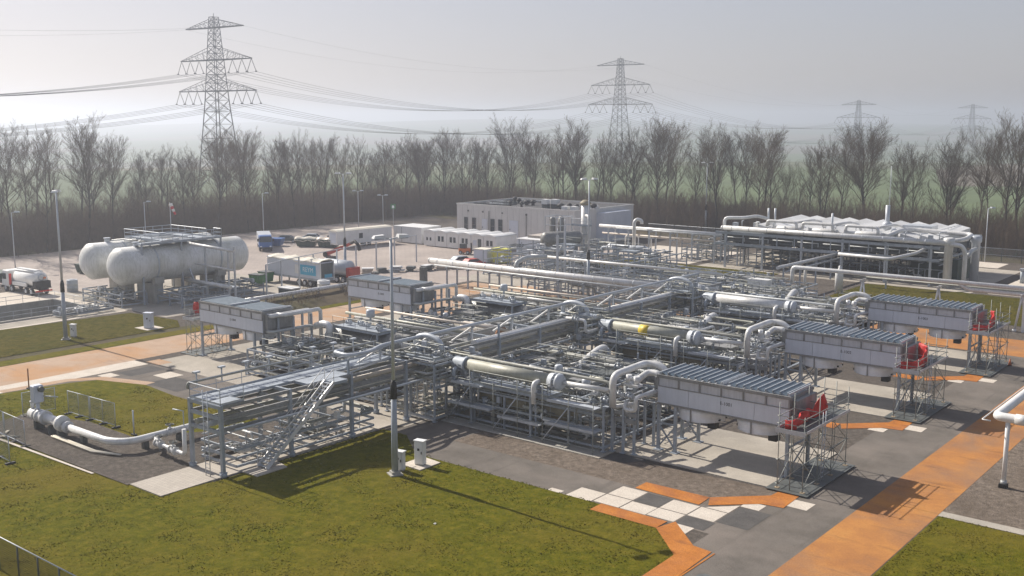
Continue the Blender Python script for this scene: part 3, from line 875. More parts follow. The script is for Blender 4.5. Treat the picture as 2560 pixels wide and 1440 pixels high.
def clutter(root, x0, x1, y0, y1, h, seed, pipes=30, valves=18, boxes=4, decks=1, mats=("pipe_g", "pipe_w", "pipe_d", "pipe_d", "steel_d", "beige"), posts=True, rmax=.14):
    """process pipework of a skid: frame, decks, pipes, valves, instrument boxes"""
    rnd = random.Random(seed)
    mb = MB()
    xs = [x0 + (x1 - x0) * k / max(1, round((x1 - x0) / 3.0)) for k in range(max(1, round((x1 - x0) / 3.0)) + 1)]
    ys = [y0 + (y1 - y0) * k / max(1, round((y1 - y0) / 3.2)) for k in range(max(1, round((y1 - y0) / 3.2)) + 1)]
    levels = [.35, h * .55, h * .9]
    for z in levels:
        for y in ys:
            if rnd.random() < .8: mb.beam((x0, y, z), (x1, y, z), .12, .16)
        for x in xs:
            if rnd.random() < .8: mb.beam((x, y0, z), (x, y1, z), .12, .16)
    mb.build("skid_frame", M["steel"], root)
    if posts:
        for x in xs:
            for y in ys:
                hh = rnd.choice([h * .9, h * .9, h * .55, h * 1.15])
                MB().beam((x, y, .06), (x, y, hh), .14).box(x, y, .06, .34, .34, .05).build("column", M["steel"], root)
    for k in range(pipes):
        r = rnd.choice([.04, .05, .05, .07, .09, rmax])
        z = rnd.choice(levels) + .1 + r + rnd.uniform(0, .35)
        x, y = rnd.uniform(x0, x1), rnd.uniform(y0, y1)
        pts = [Vector((x, y, z))]
        ax = rnd.choice("xxyyz")
        for j in range(rnd.randint(2, 5)):
            p = pts[-1].copy()
            if ax == "x": p.x = min(x1, max(x0, p.x + rnd.choice((-1, 1)) * rnd.uniform(.8, 5)))
            elif ax == "y": p.y = min(y1, max(y0, p.y + rnd.choice((-1, 1)) * rnd.uniform(.8, 4)))
            else: p.z = min(h, max(.2, p.z + rnd.choice((-1, 1)) * rnd.uniform(.4, 1.6)))
            if (p - pts[-1]).length > .25: pts.append(p)
            ax = rnd.choice([c for c in "xyz" if c != ax])
        if len(pts) < 2: continue
        MB().tube(pts, r, 6 if r < .06 else 8, bend=r * 2.6).build("pipe", M[rnd.choice(mats)], root)
        if k < valves:
            a, b_ = pts[0], pts[1]
            valve(root, a.lerp(b_, rnd.uniform(.3, .7)), b_ - a, max(r, .06), rnd.choice(("pipe_g", "galv", "steel", "pipe_w")), rnd.random() < .75)
    for k in range(boxes):
        x, y = rnd.uniform(x0, x1), rnd.uniform(y0, y1); z = rnd.uniform(h * .5, h * 1.1)
        MB().box(x, y, z, .4, .3, .5).tube([(x, y, .06), (x, y, z)], .035, 5).build("instrument_box", M[rnd.choice(("white", "galv", "galv", "steel"))], root)
    for k in range(decks):
        w, d = rnd.uniform(2, 3.6), rnd.uniform(1.2, 2.4)
        x, y = rnd.uniform(x0, max(x0, x1 - w)), rnd.uniform(y0, max(y0, y1 - d)); z = h * .95 + rnd.uniform(-.2, .35)
        grating_mb(MB(), x, x + w, y, y + d, z).build("deck", M[rnd.choice(("grate", "trim", "trim", "steel_d"))], root)
        railing_mb(MB(), [(x, y, z), (x + w, y, z), (x + w, y + d, z), (x, y + d, z), (x, y, z)]).build("railing", M["scaf"], root)

def text_part(parent, s, loc, size, rot, mat, depth=.004, align='CENTER'):
    cu = bpy.data.curves.new("lettering", 'FONT'); cu.body = s; cu.size = size; cu.extrude = depth
    cu.align_x = align; cu.align_y = 'CENTER'
    cu.materials.append(M[mat])
    tmp = bpy.data.objects.new("lettering", cu)
    me = bpy.data.meshes.new_from_object(tmp); bpy.data.objects.remove(tmp)
    me.materials.clear(); me.materials.append(M[mat])
    o = bpy.data.objects.new("lettering", me); COL.objects.link(o)
    o.parent = parent; o.location = loc; o.rotation_euler = rot
    return o

# ------------------------------------------------------------------ air coolers
def make_cooler(label, loc, open_louvres, flip=False, tagtxt="E-1001"):
    """origin at the ground under the front corner; length runs along +X, depth along +Y"""
    L_, D_, Z0, Z1 = 10.25, 3.7, 3.55, 5.75
    t = thing("air_cooler", label, "air cooler", loc, 0, "raised air coolers on steel legs")
    MB().bb(.06, L_ - .06, .06, D_ - .06, Z0 + .1, Z1 - .35).build("housing", M["panel"], t)
    for k in range(4):
        a = .02 + k * (L_ - .04) / 4
        for ya, yb in ((0, .056), (D_ - .056, D_)):
            MB().bb(a + .012, a + (L_ - .04) / 4 - .012, ya, yb, Z0 + .12, 4.86).build("lower_panel", M["panel"], t)
    for k in range(6):
        a = .02 + k * (L_ - .04) / 6
        for ya, yb in ((.03, .058), (D_ - .058, D_ - .03)):
            MB().bb(a + .07, a + (L_ - .04) / 6 - .07, ya, yb, 4.92, 5.5).build("upper_panel", M["panel_up"], t)
    mb = MB()
    for y in (-.03, D_ - .05):
        mb.bb(-.03, L_ + .03, y, y + .08, 4.865, 4.915).bb(-.06, L_ + .06, y - .03, y + .11, 5.52, 5.74).bb(-.03, L_ + .03, y, y + .08, Z0 - .02, Z0 + .115)
        for k in range(7): mb.bb(k * (L_ - .1) / 6, k * (L_ - .1) / 6 + .1, y - .005, y + .075, 4.92, 5.515)
    for x in (-.05, L_ - .05): mb.bb(x, x + .1, .09, D_ - .09, Z0, 5.7)
    mb.build("edge_frame", M["trim"], t)
    n = 18
    mb = MB()
    for k in range(n):
        x = .25 + k * (L_ - .5) / n; w = (L_ - .5) / n
        if k in (n // 2,): continue
        if open_louvres: mb.hexa([(x, .1, 5.90), (x + w * .8, .1, 5.70), (x + w * .8, D_ - .1, 5.70), (x, D_ - .1, 5.90), (x, .1, 5.94), (x + w * .8, .1, 5.74), (x + w * .8, D_ - .1, 5.74), (x, D_ - .1, 5.94)])
        else: mb.hexa([(x, .1, 5.755), (x + w * .985, .1, 5.775), (x + w * .985, D_ - .1, 5.775), (x, D_ - .1, 5.755), (x, .1, 5.785), (x + w * .985, .1, 5.805), (x + w * .985, D_ - .1, 5.805), (x, D_ - .1, 5.785)])
    mb.build("louvres", M["louvre"], t)
    mb = MB()
    for k in range(n + 1):
        x = .25 + k * (L_ - .5) / n - .025
        if open_louvres: mb.bb(x, x + .05, .08, D_ - .08, 5.80, 5.97)
    if open_louvres: mb.build("louvre_ribs", M["galv"], t)
    mb = MB().bb(L_ / 2 - .1, L_ / 2 + .1, .05, D_ - .05, 5.75, 5.93)
    for x in (.1, L_ - .2): mb.bb(x, x + .1, .05, D_ - .05, 5.74, 5.92)
    mb.build("roof_bar", M["galv"], t)
    for x in (2.75, 7.45):
        f = MB().lathe((x, D_ / 2, Z0 - .02), (0, 0, -1), [(0, 1.78), (.35, 1.76), (.85, 1.66), (.92, 1.72), (.92, 1.58), (.2, 1.62)], 30).build("fan_ring", M["fan"], t)
        mb = MB().lathe((x, D_ / 2, Z0 - .55), (0, 0, -1), [(0, .22), (.3, .22)], 10)
        for k in range(6):
            a = k * math.pi / 3
            mb.beam((x + .2 * math.cos(a), D_ / 2 + .2 * math.sin(a), Z0 - .7), (x + 1.5 * math.cos(a), D_ / 2 + 1.5 * math.sin(a), Z0 - .66), .26, .03)
        mb.build("fan_blades", M["steel_d"], f)
        mm = MB().box(x + 1.15, D_ / 2 - .5, Z0 - 1.45, .62, .62, .75).lathe((x + 1.15, D_ / 2 - .5, Z0 - .7), (0, 0, 1), [(0, .3), (.5, .3)], 10)
        mm.beam((x - 1.7, D_ / 2 - .5, Z0 - .8), (x + 1.7, D_ / 2 - .5, Z0 - .8), .12).beam((x - 1.7, D_ / 2 + .5, Z0 - .8), (x + 1.7, D_ / 2 + .5, Z0 - .8), .12)
        mm.build("motor", M["black"], t)
        MB().bb(x - .04, x + .04, D_ / 2 - 1.84, D_ / 2 - 1.74, Z0 - .95, Z0 - .02).build("ring_seam", M["trim"], f)
    e1, e2 = (L_ - .12, .12)
    for x in ((e1, .1, 1.5) if not flip else (.12, L_ - .1, L_ - 1.5)):
        for y in (.12, D_ - .12):
            mb = MB().beam((x, y, .06), (x, y, Z0), .22, .2).box(x, y, .06, .5, .5, .06).box(x, y, 0, .62, .62, .1)
            mb.build("leg", M["steel"], t)
    mb = MB()
    xa, xb = (.1, 1.5) if not flip else (L_ - .1, L_ - 1.5)
    for y in (.12, D_ - .12):
        mb.beam((xa, y, .3), (xb, y, 2.0), .1).beam((xb, y, .3), (xa, y, 2.0), .1).beam((xa, y, 2.1), (xb, y, 2.1), .12)
    mb.beam((e1, .12, 2.1), (e1, D_ - .12, 2.1), .12).beam((e2, .12, 2.1), (e2, D_ - .12, 2.1), .12)
    mb.beam((e1, .12, .3), (e1, D_ - .12, 2.0), .08)
    mb.build("bracing", M["steel"], t)
    # header boxes at both ends
    for x in (-.42, L_ + .06):
        MB().bb(x, x + .36, .25, D_ - .25, 4.0, 5.45).build("header_box", M["trim"], t)
    text_part(t, tagtxt, (5.55, -.006, 4.42), .34, (R(90), 0, 0), "text")
    return t

CX = -38.9
ROWY = [64.9, 86.5, 106.4]
WHERE = ["nearest the camera on the right", "in the middle of the right row", "farthest of the three on the right"]
coolers = []
for k in range(3):
    c_ = make_cooler("grey louvred air cooler %s" % WHERE[k], (CX, ROWY[k], 0), True, tagtxt="E-100%d" % (k + 1))
    coolers.append(c_)

# ------------------------------------------------------------------ scaffolds with tarpaulins at the cooler ends
def make_scaffold(label, loc, rz=0, gx=1.75, ys=(0, 2.3, 4.6, 7.2), zp=3.9, top=6.0):
    t = thing("scaffold", label, "scaffold", loc, rz, "tube scaffolds at the cooler ends")
    mb = MB()
    rr = random.Random(5)
    for x in (0, gx * .5, gx):
        for y in ys:
            if x == gx * .5 and y not in (ys[0], ys[-1]): continue
            mb.tube([(x, y, .05), (x, y, top + rr.uniform(-.7, .2) if (y > 2 or x == 0) else top - .9)], .032, 5)
    mb.build("standards", M["scaf"], t)
    mb = MB()
    for z in (.35, 2.0, zp, zp + .55, zp + 1.05):
        for x in (0, gx): mb.tube([(x, ys[0] - .2, z), (x, ys[-1] + .2, z)], .028, 5)
        for y in ys: mb.tube([(-.15, y, z), (gx + .15, y, z)], .028, 5)
    mb.build("ledgers", M["scaf"], t)
    mb = MB()
    for a, b_ in zip(ys, ys[1:]):
        for x in (0, gx):
            mb.tube([(x, a, .3), (x, b_, 2.0)], .026, 5).tube([(x, b_, 2.0), (x, a, zp)], .026, 5).tube([(x, b_, .3), (x, a, 2.0)], .026, 5)
    for y in (ys[0], ys[-1]): mb.tube([(0, y, .3), (gx, y, 2)], .026, 5).tube([(gx, y, 2), (0, y, zp)], .026, 5)
    mb.build("braces", M["scaf"], t)
    for k in range(4):
        MB().bb(-.1 + k * gx / 4 + .015, -.1 + (k + 1) * gx / 4, ys[0] - .2, ys[-1] + .2, zp + .04, zp + .09).build("plank", M["steel_d"], t)
    mb = MB().bb(-.16, -.13, ys[0], ys[-1], zp + .09, zp + .28).bb(gx + .13, gx + .16, ys[0], ys[-1], zp + .09, zp + .28).bb(-.16, gx + .16, ys[0] - .26, ys[0] - .23, zp - .02, zp + .28)
    mb.build("toe_board", M["clad"] if False else M["galv"], t)
    mb = MB()
    for x in (0, gx):
        for y in ys: mb.box(x, y, 0, .3, .3, .09)
    mb.build("base_plates", M["wood"], t)
    mb = MB()
    mb.tube([(gx + .05, ys[1] + .5, .1), (gx + .05, ys[1] + .5, zp + 1)], .03, 5).tube([(gx + .05, ys[1] + .95, .1), (gx + .05, ys[1] + .95, zp + 1)], .03, 5)
    for k in range(14): mb.tube([(gx + .05, ys[1] + .5, .35 + k * .32), (gx + .05, ys[1] + .95, .35 + k * .32)], .018, 4)
    mb.build("ladder", M["galv"], t)
    MB().bb(-.6, gx + .55, ys[0] - .5, ys[-1] + .5, .02, .06).build("ground_mat", M["steel_d"], t)
    return t
def cloth(pts, top, bot, thick=.03, sway=.12, seed=1, n=28, m=7):
    rr = random.Random(seed)
    P = fillet(pts, .6, 6)
    # resample
    Ls = [0]
    for a, b_ in zip(P, P[1:]): Ls.append(Ls[-1] + (b_ - a).length)
    def at(s):
        for i in range(len(Ls) - 1):
            if s <= Ls[i + 1] + 1e-6: return P[i].lerp(P[i + 1], (s - Ls[i]) / max(1e-6, Ls[i + 1] - Ls[i]))
        return P[-1]
    mb = MB(); ph = [rr.uniform(0, 6.28) for _ in range(4)]
    for side in (0, 1):
        for i in range(n + 1):
            s = Ls[-1] * i / n; p = at(s); q = at(min(Ls[-1], s + .05)); d = (q - p)
            if d.length < 1e-6: d = p - at(max(0, s - .05))
            nr = Vector((-d.y, d.x, 0)).normalized()
            for k in range(m + 1):
                f = k / m; u = i / n
                zt = top(u) + .07 * math.sin(9 * u + ph[0]); zb = bot(u) + .07 * math.sin(13 * u + ph[1])
                w = sway * math.sin(15 * u + ph[2] + f * 2.5) * (.4 + math.sin(math.pi * f)) + sway * .6 * math.sin(31 * u + ph[3] - f * 3)
                v = p + nr * (w + side * thick); mb.v.append((v.x, v.y, zt + (zb - zt) * f))
    N = (n + 1) * (m + 1)
    for i in range(n):
        for k in range(m):
            a = i * (m + 1) + k; b_ = a + m + 1
            mb.face((a, b_, b_ + 1, a + 1), True); mb.face((N + a, N + a + 1, N + b_ + 1, N + b_), True)
    for i in range(n):
        a, b_ = i * (m + 1), (i + 1) * (m + 1)
        mb.face((a, N + a, N + b_, b_)); mb.face((a + m, b_ + m, N + b_ + m, N + a + m))
    return mb
scaf0 = make_scaffold("tube scaffold with dark plank deck at the end of the nearest right cooler", (-28.35, 62.7, .06))
dup(scaf0, (-28.3, 84.3, .06), label="tube scaffold with plank deck at the end of the middle right cooler")
dup(scaf0, (-28.3, 104.2, .06), label="tube scaffold with plank deck at the end of the farthest right cooler")
def tarp(loc, label, pts, top, bot, seed):
    o = cloth(pts, top, bot, seed=seed).build("tarpaulin", M["red"], loc=loc)
    return tag(o, label, "tarpaulin", "red tarpaulins hung at the cooler ends")
tarp((-28.2, 62.9, .06), "bright red tarpaulin draped in two peaks on the nearest right scaffold", [(.1, .1, 0), (.75, .35, 0), (.55, 2.2, 0), (.5, 3.3, 0), (1.0, 4.5, 0), (.7, 5.0, 0)], lambda u: 4.55 + .75 * max(0, 1 - abs(u - .86) * 7) + .4 * sstep(.05, .3, u) - .35 * max(0, 1 - abs(u - .68) * 8), lambda u: 4.02 + .12 * u, 3)
tarp((-28.15, 84.5, .06), "red tarpaulin hung in a U on the middle right scaffold", [(.1, .1, 0), (1.25, .6, 0), (1.35, 2.6, 0), (.7, 4.2, 0), (.1, 4.4, 0)], lambda u: 4.7 + .8 * sstep(.15, .8, u), lambda u: 4.05 + .1 * u, 5)
tarp((-28.15, 104.4, .06), "red tarpaulin bunched on the farthest right scaffold", [(.1, .1, 0), (1.1, .5, 0), (1.2, 2.4, 0), (.9, 4.4, 0), (.4, 4.6, 0)], lambda u: 4.6 + .9 * sstep(.3, .8, u), lambda u: 4.05 + .2 * u, 8)

# ------------------------------------------------------------------ exchangers, pipe loops and skids of the three right bays
BAY = ["nearest right cooler", "middle right cooler", "farthest right cooler"]
def exchanger(dy, mat, label, band=False):
    t = thing("heat_exchanger", label, "heat exchanger", (-50.8, 62.1 + dy, 0), 0, "long raised exchanger shells")
    zc = 4.6
    MB().lathe((-4.0, 0, zc), (1, 0, 0), [(0, .5), (8.3, .5)], 24).build("shell", M[mat], t)
    MB().lathe((-5.6, 0, zc), (1, 0, 0), [(0, .05), (.05, .35), (.3, .52), (1.35, .52), (1.35, .62), (1.6, .62)], 22).tube([(-4.9, 0, zc - .3), (-4.9, -.75, zc - .3), (-4.9, -.75, zc - 1.5)], .17, 8, bend=.35).build("channel_head", M["steel"], t)
    mb = MB().lathe((4.3, 0, zc), (1, 0, 0), [(0, .5), (.0, .6), (.35, .6), (.35, .66), (.5, .66), (.5, .55), (.7, .55), (.7, .66), (.85, .66), (1.05, .5), (1.15, .2)], 22)
    for k in range(14):
        a = k * 2 * math.pi / 14
        mb.cyl((4.6, .6 * math.cos(a), zc + .6 * math.sin(a)), (5.05, .6 * math.cos(a), zc + .6 * math.sin(a)), .05, 5)
    mb.build("bolted_flange", M["galv"], t)
    MB().tube([(3.5, -.35, zc - .1), (3.5, -1.1, zc - .1), (3.5, -1.1, 2.9)], .2, 10, bend=.5).build("outlet_elbow", M["pipe_w"], t)
    for x in (-3.2, 2.8):
        MB().bb(x - .12, x + .12, -.45, .45, zc - .95, zc - .38).build("saddle", M["steel"], t)
        for y in (-.55, .55):
            MB().beam((x, y, .06), (x, y, zc - .95), .18).box(x, y, .06, .4, .4, .06).build("leg", M["steel"], t)
    if band:
        MB().lathe((-.9, 0, zc), (1, 0, 0), [(0, .507), (1.0, .507)], 24).build("yellow_band", M["yellow"], t)
    mb = MB().tube([(-4.4, .55, zc + .55), (5.2, .55, zc + .55), (9.3, .45, zc + .55), (9.3, .45, zc - .1), (8.6, .2, zc - .1)], .13, 8, bend=.35)
    mb.build("top_pipe", M["pipe_d"] if mat == "beige" else M["pipe_g"], t)
    MB().tube([(5.3, 0, zc), (9.4, .3, zc)], .18, 10).build("outlet_pipe", M["pipe_w"], t)
    return t
exchanger(0, "beige", "long beige exchanger shell raised in front of the nearest right cooler's skid")
exchanger(20.9, "beige", "long beige exchanger shell with a yellow band, beside the middle right bay", True)
exchanger(41.3, "pipe_w", "long pale grey exchanger shell raised in the farthest right bay")

def inlet_loop(dy, label):
    t = thing("inlet_loop", label, "pipe loop", (-41.2, 62.5 + dy, 0), 0, "white pipe loops feeding the right coolers")
    MB().tube([(0, 0, 3.4), (0, 0, 5.75), (.1, 4.3, 5.9), (1.2, 4.5, 5.9), (1.9, 4.5, 5.3)], .26, 12, bend=.7).build("riser_pipe", M["pipe_w"], t)
    MB().tube([(1.0, .7, 5.0), (1.0, 3.2, 5.55), (1.9, 3.2, 5.55), (1.9, 3.2, 5.2)], .24, 12, bend=.5).build("feed_pipe", M["pipe_w"], t)
    MB().bb(.55, 1.75, .55, 1.25, 4.95, 5.12).cyl((.8, .9, 5.1), (.8, .9, 5.75), .22, 12).cyl((1.45, .9, 5.1), (1.45, .9, 5.7), .22, 12).build("manifold", M["pipe_w"], t)
    MB().tube([(.9, .5, 3.9), (.9, .1, 3.35), (1.9, .1, 3.35), (1.9, .1, 4.4), (2.2, 2.6, 4.4)], .15, 10, bend=.35).build("return_pipe", M["pipe_w"], t)
    MB().tube([(0, 0, 3.4), (.9, 1.8, 3.4)], .16, 8).build("drain_pipe", M["pipe_w"], t)
    for x, y in ((0, 0), (.9, .1), (1.7, .3), (-1.9, .2), (.9, 3.0), (1.7, 3.0)):
        MB().beam((x, y, .06), (x, y, 3.4 if x > -1 else 2.9), .17).box(x, y, .06, .38, .38, .05).build("post", M["steel"], t)
    MB().beam((-5, .2, 2.5), (1.9, .2, 2.5), .24, .3).beam((-5, .2, 3.0), (1.9, .2, 3.0), .2, .26).beam((0, 3.0, 3.3), (1.9, 3.0, 3.3), .15).build("support_beam", M["trim"], t)
    for x in (.3, 1.2): valve(t, (x, .4, 4.3), (1, 0, 0), .12, "galv")
    return t
for k, dy in enumerate((0, 21.3, 41.3)): inlet_loop(dy, "white lagged pipe loop at the inlet end of the %s" % BAY[k])

def lower_vessel(dy, k):
    t = thing("drum", "rust-stained horizontal drum low under the exchanger of the %s" % BAY[k], "drum", (-49.5, 62.9 + dy, 0), 0, "horizontal drums under the exchangers")
    MB().lathe((-4.6, 0, 2.1), (1, 0, 0), [(0, .05), (.08, .38), (.3, .62), (.6, .72), (8.6, .72), (8.9, .62), (9.1, .38), (9.2, .05)], 26).build("shell", M["rustv"], t)
    for x in (-2.8, 2.6): MB().bb(x - .2, x + .2, -.75, .75, .06, 1.5).build("saddle", M["concrete"], t)
    for x in (-3.4, -.6, 2.0): MB().cyl((x, 0, 2.7), (x, 0, 3.35), .18, 10).lathe((x, 0, 3.3), (0, 0, 1), [(0, .28), (.1, .28)], 10).build("nozzle", M["pipe_g"], t)
    mb = grating_mb(MB(), -4.2, 3.2, -1.5, .4, 3.38); mb.build("deck", M["grate"], t)
    railing_mb(MB(), [(-4.2, -1.5, 3.4), (3.2, -1.5, 3.4), (3.2, .4, 3.4)]).build("railing", M["scaf"], t)
    return t
for k, dy in enumerate((0, 20.9, 41.3)): lower_vessel(dy, k)

def front_scaffold(dy, k):
    t = thing("access_scaffold", "low scaffold with plank stages along the drum of the %s" % BAY[k], "scaffold", (-56.0, 60.9 + dy, .02), 0, "access scaffolds along the drums")
    mb = MB(); xs = [0, 2.4, 4.8, 7.2, 9.6, 12.0, 14.2]
    for x in xs:
        for y in (0, 1.0): mb.tube([(x, y, .02), (x, y, 4.6 if x in (2.4, 7.2, 9.6) else 3.9)], .03, 5)
    for z in (.4, 1.5, 2.0, 3.2, 3.75):
        for y in (0, 1.0): mb.tube([(-.2, y, z), (14.4, y, z)], .027, 5)
        for x in xs: mb.tube([(x, -.1, z), (x, 1.1, z)], .027, 5)
    mb.build("tubes", M["scaf"], t)
    mb = MB()
    for a in (0, 4.8, 9.6): mb.tube([(a, 0, .3), (a + 2.4, 0, 3.2)], .045, 5)
    mb.build("braces", M["galv"], t)
    for a, b_, z in ((0, 4.4, 1.55), (5.2, 9.2, 1.2), (9.8, 14.2, 1.55), (10, 14.2, 3.3), (.4, 3.4, 3.25)):
        MB().bb(a, b_, .05, .95, z, z + .06).bb(a, b_, .0, .03, z, z + .2).build("plank_stage", M["galv"], t)
    MB().bb(-.4, 14.6, -.35, 1.3, .0, .05).build("ground_mat", M["concrete"], t)
    return t
for k, dy in enumerate((0, 20.9, 41.3)): front_scaffold(dy, k)

def right_skid(dy, k, seed):
    t = thing("process_skid", "dense grey pipework skid behind the exchanger of the %s" % BAY[k], "process skid", (-49.5, 70.5 + dy, 0), 0, "process skids full of pipes and valves")
    clutter(t, -8, 7.5, -6.5, 6.5, 3.4, seed, 98, 70, 16, 6)
    lo = thing("valve_skid", "low valve and pipe skid beneath the raised exchanger of the %s" % BAY[k], "valve skid", (-50, 63 + dy, .05), 0, "valve skids beneath the exchangers")
    clutter(lo, -7, 8.5, -1.2, 1.6, 3.0, seed + 40, 60, 44, 8, 1)
    for x, y in ((-1, -2), (3.5, -4.5)): actuator(t, (x, y, 3.0), 1.1, .35)
    MB().box(-2.2, -3.5, 2.6, .85, .85, .95).cyl((-2.2, -3.5, .06), (-2.2, -3.5, 2.6), .09, 8).build("instrument_cabinet", M["white"], t)
    MB().tube([(-1.8, 1.8, .9), (-1.8, 1.8, 3.0), (-3.2, 7.2, 3.5), (-3.6, 8.8, 3.3), (-3.6, 9.4, 1.4)], .38, 14, bend=1.2).build("large_elbow_pipe", M["pipe_w"], t)
    MB().tube([(-8, 3.8, 3.45), (7, 3.8, 3.45)], .14, 8).tube([(-8, 4.4, 3.4), (7, 4.4, 3.4)], .1, 8).build("line_pair", M["pipe_d"], t)
    mb = MB().lathe((4.2, .8, .3), (0, 0, 1), [(0, .55), (2.2, .55), (2.5, .3), (2.6, .05)], 16); mb.build("filter_pot", M["pipe_g"], t)
    MB().lathe((-6, -4, 1.4), (1, 0, 0), [(0, .1), (.15, .5), (3.6, .5), (3.8, .1)], 16).build("small_drum", M["vessel"], t)
    return t
for k, dy in enumerate((0, 20.9, 41.3)): right_skid(dy, k, 100 + k)

# ------------------------------------------------------------------ central pipe rack
rk = thing("pipe_rack", "long central steel pipe rack with walkway and braced posts", "pipe rack", (-60.35, 41.2, 0))
NB = 12; ST = 5.87
for k in range(NB + 1):
    y = k * ST
    for x in (-1.75, 1.75):
        MB().beam((x, y, .05), (x, y, 5.0), .26, .24).lathe((x, y, 0), (0, 0, 1), [(0, .26), (.3, .26)], 10).box(x, y, .3, .42, .42, .04).build("column", M["steel"], rk)
    mb = MB()
    for z in (3.1, 4.1, 4.85): mb.beam((-1.9, y, z), (1.9, y, z), .2, .24)
    mb.build("cross_beam", M["steel"], rk)
mb = MB()
for x in (-1.75, 1.75):
    for z in (3.25, 4.1, 4.85): mb.beam((x, 0, z), (x, NB * ST, z), .16, .24)
for k in range(NB * 3):
    y = k * ST / 3
    mb.beam((-1.7, y, 4.1), (1.7, y, 4.1), .08, .1)
mb.build("long_beam", M["trim"], rk)
for k in range(4):
    grating_mb(MB(), -1.7, .1, .2 + k * 4.4, 4.5 + k * 4.4, 4.97).build("walkway", M["grate"], rk)
grating_mb(MB(), .1, 1.7, .2, 1.9, 4.97).build("walkway", M["grate"], rk)
grating_mb(MB(), .1, 1.7, 7.6, 11.6, 4.97).build("walkway", M["grate"], rk)
railing_mb(MB(), [(.1, 17.5, 5), (1.7, 11.6, 5)]).build("railing", M["galv"], rk)
railing_mb(MB(), [(-1.75, 17.5, 5), (-1.75, 0, 5), (1.75, 0, 5), (1.75, 1.9, 5)], 1.1, 2.0, .03).build("railing", M["galv"], rk)
MB().tube([(-1.95, 0, 5.6), (-1.95, 0, 6.0), (-1.95, 18, 6.0)], .1, 8, bend=.3).build("handrail_pipe", M["pipe_d"], rk)
# stub valves standing on the handrail pipe side
for k in range(8):
    y = .8 + k * 2.1
    mb = MB().tube([(-2.05, y, 5.6), (-2.05, y, 6.6)], .06, 6).box(-2.05, y, 6.55, .3, .5, .12)
    mb.build("vent_stub", M["galv"], rk)
for k in range(9):
    y = 16.5 + k * 5.6
    MB().beam((0, y, 4.9), (0, y, 6.0), .16).box(0, y, 5.9, .5, .16, .12).build("pipe_post", M["galv"], rk)
    MB().beam((0, y, 5.95), (-.6, y - 2.0, 4.95), .13).build("brace", M["pipe_w"], rk)
for y in (11.5, 29.3, 46.9): 
    for x in (1.75,): MB().beam((x, y, 4.9), (x, y, 6.2), .14).build("guard_post", M["steel"], rk)
def rp(x, z, y0, y1, r, mat, label, nm="rack_pipe"):
    o = MB().tube([(0, 0, 0), (0, y1 - y0, 0)], r, 10).build(nm, M[mat], loc=(x, y0, z))
    return tag(o, label, "pipe", "pipes lying on the central rack")
tag(MB().tube([(0, 0, 0), (0, 0, .0), (2.3, -1.2, .2), (3.0, .9, .2), (1.6, 3.1, .15), (2.6, 4.3, .12)] if False else [(-1.6, -2.2, -.2), (-1.2, -3.6, 0), (.9, -3.8, 0), (1.0, -1.6, 0), (0, .4, 0), (0, 52, 0)], .15, 10, bend=.8).build("overhead_pipe", M["galv"], loc=(-60.35, 57.4, 6.15)), "thin grey pipe carried highest above the central rack on braced posts", "pipe")
rp(-59.15, 4.7, 67.8, 83.2, .42, "pipe_w", "thick silver pipe on the rack between the nearest and middle right bays")
rp(-59.3, 4.7, 89.0, 108, .42, "pipe_w", "thick silver pipe on the rack between the middle and farthest right bays")
rp(-61.2, 3.5, 41, 112, .2, "pipe_d", "dirty grey pipe on the lower level, left edge of the rack")
rp(-60.6, 3.45, 41.5, 112, .13, "beige", "beige pipe on the lower level, second from the rack's left edge")
rp(-59.95, 3.5, 41, 112, .2, "pipe_g", "grey pipe along the middle of the rack's lower level")
rp(-59.3, 3.45, 42, 112, .15, "pipe_d", "dark pipe on the lower level, right of the rack's middle")
rp(-60.9, 4.42, 47, 112, .16, "pipe_d", "dark pipe on the upper level, left part of the rack")
rp(-60.2, 4.38, 58, 112, .12, "beige", "beige pipe on the upper level, middle of the rack")
rp(-58.85, 4.45, 53, 67.5, .17, "clad", "pale lagged pipe on the rack beside the nearest exchanger")
rp(-58.2, 3.2, 42, 112, .1, "galv", "thin bright pipe hung outside the rack's right edge")

# stair
st = thing("stair", "steep grey metal stair with handrails up to the rack walkway", "stair", (-57.9, 43.9, .06))
hgt, run = 4.95, 6.3
for x in (-.48, .48): MB().beam((x, 0, .05), (x, run, hgt), .07, .28).build("stringer", M["pipe_w"], st)
mb = MB()
for k in range(24):
    t_ = (k + .5) / 24
    mb.bb(-.45, .45, run * t_ - .12, run * t_ + .12, hgt * t_ + .02, hgt * t_ + .06)
mb.build("treads", M["galv"], st)
for x in (-.5, .5):
    mb = MB().tube([(x, -.1, 1.0), (x, run - .1, hgt + 1.0), (x, run + .9, hgt + 1.0)], .03, 6).tube([(x, 0, .55), (x, run, hgt + .5)], .025, 5)
    for k in range(7): mb.tube([(x, run * k / 6, hgt * k / 6), (x, run * k / 6, hgt * k / 6 + 1.0)], .025, 5)
    mb.build("handrail", M["pipe_w"], st)
grating_mb(MB(), -.5, .5, run, run + 1.3, hgt).build("landing", M["grate"], st)

# ladder at the rack's near corner
ld = thing("ladder", "narrow vertical ladder at the near corner of the central rack", "ladder", (-59.4, 40.55, .06))
mb = MB().tube([(-.25, 0, 0), (-.25, 0, 6.0)], .035, 5).tube([(.25, 0, 0), (.25, 0, 6.0)], .035, 5)
for k in range(18): mb.tube([(-.25, 0, .3 + k * .3), (.25, 0, .3 + k * .3)], .02, 4)
mb.build("rails", M["galv"], ld)

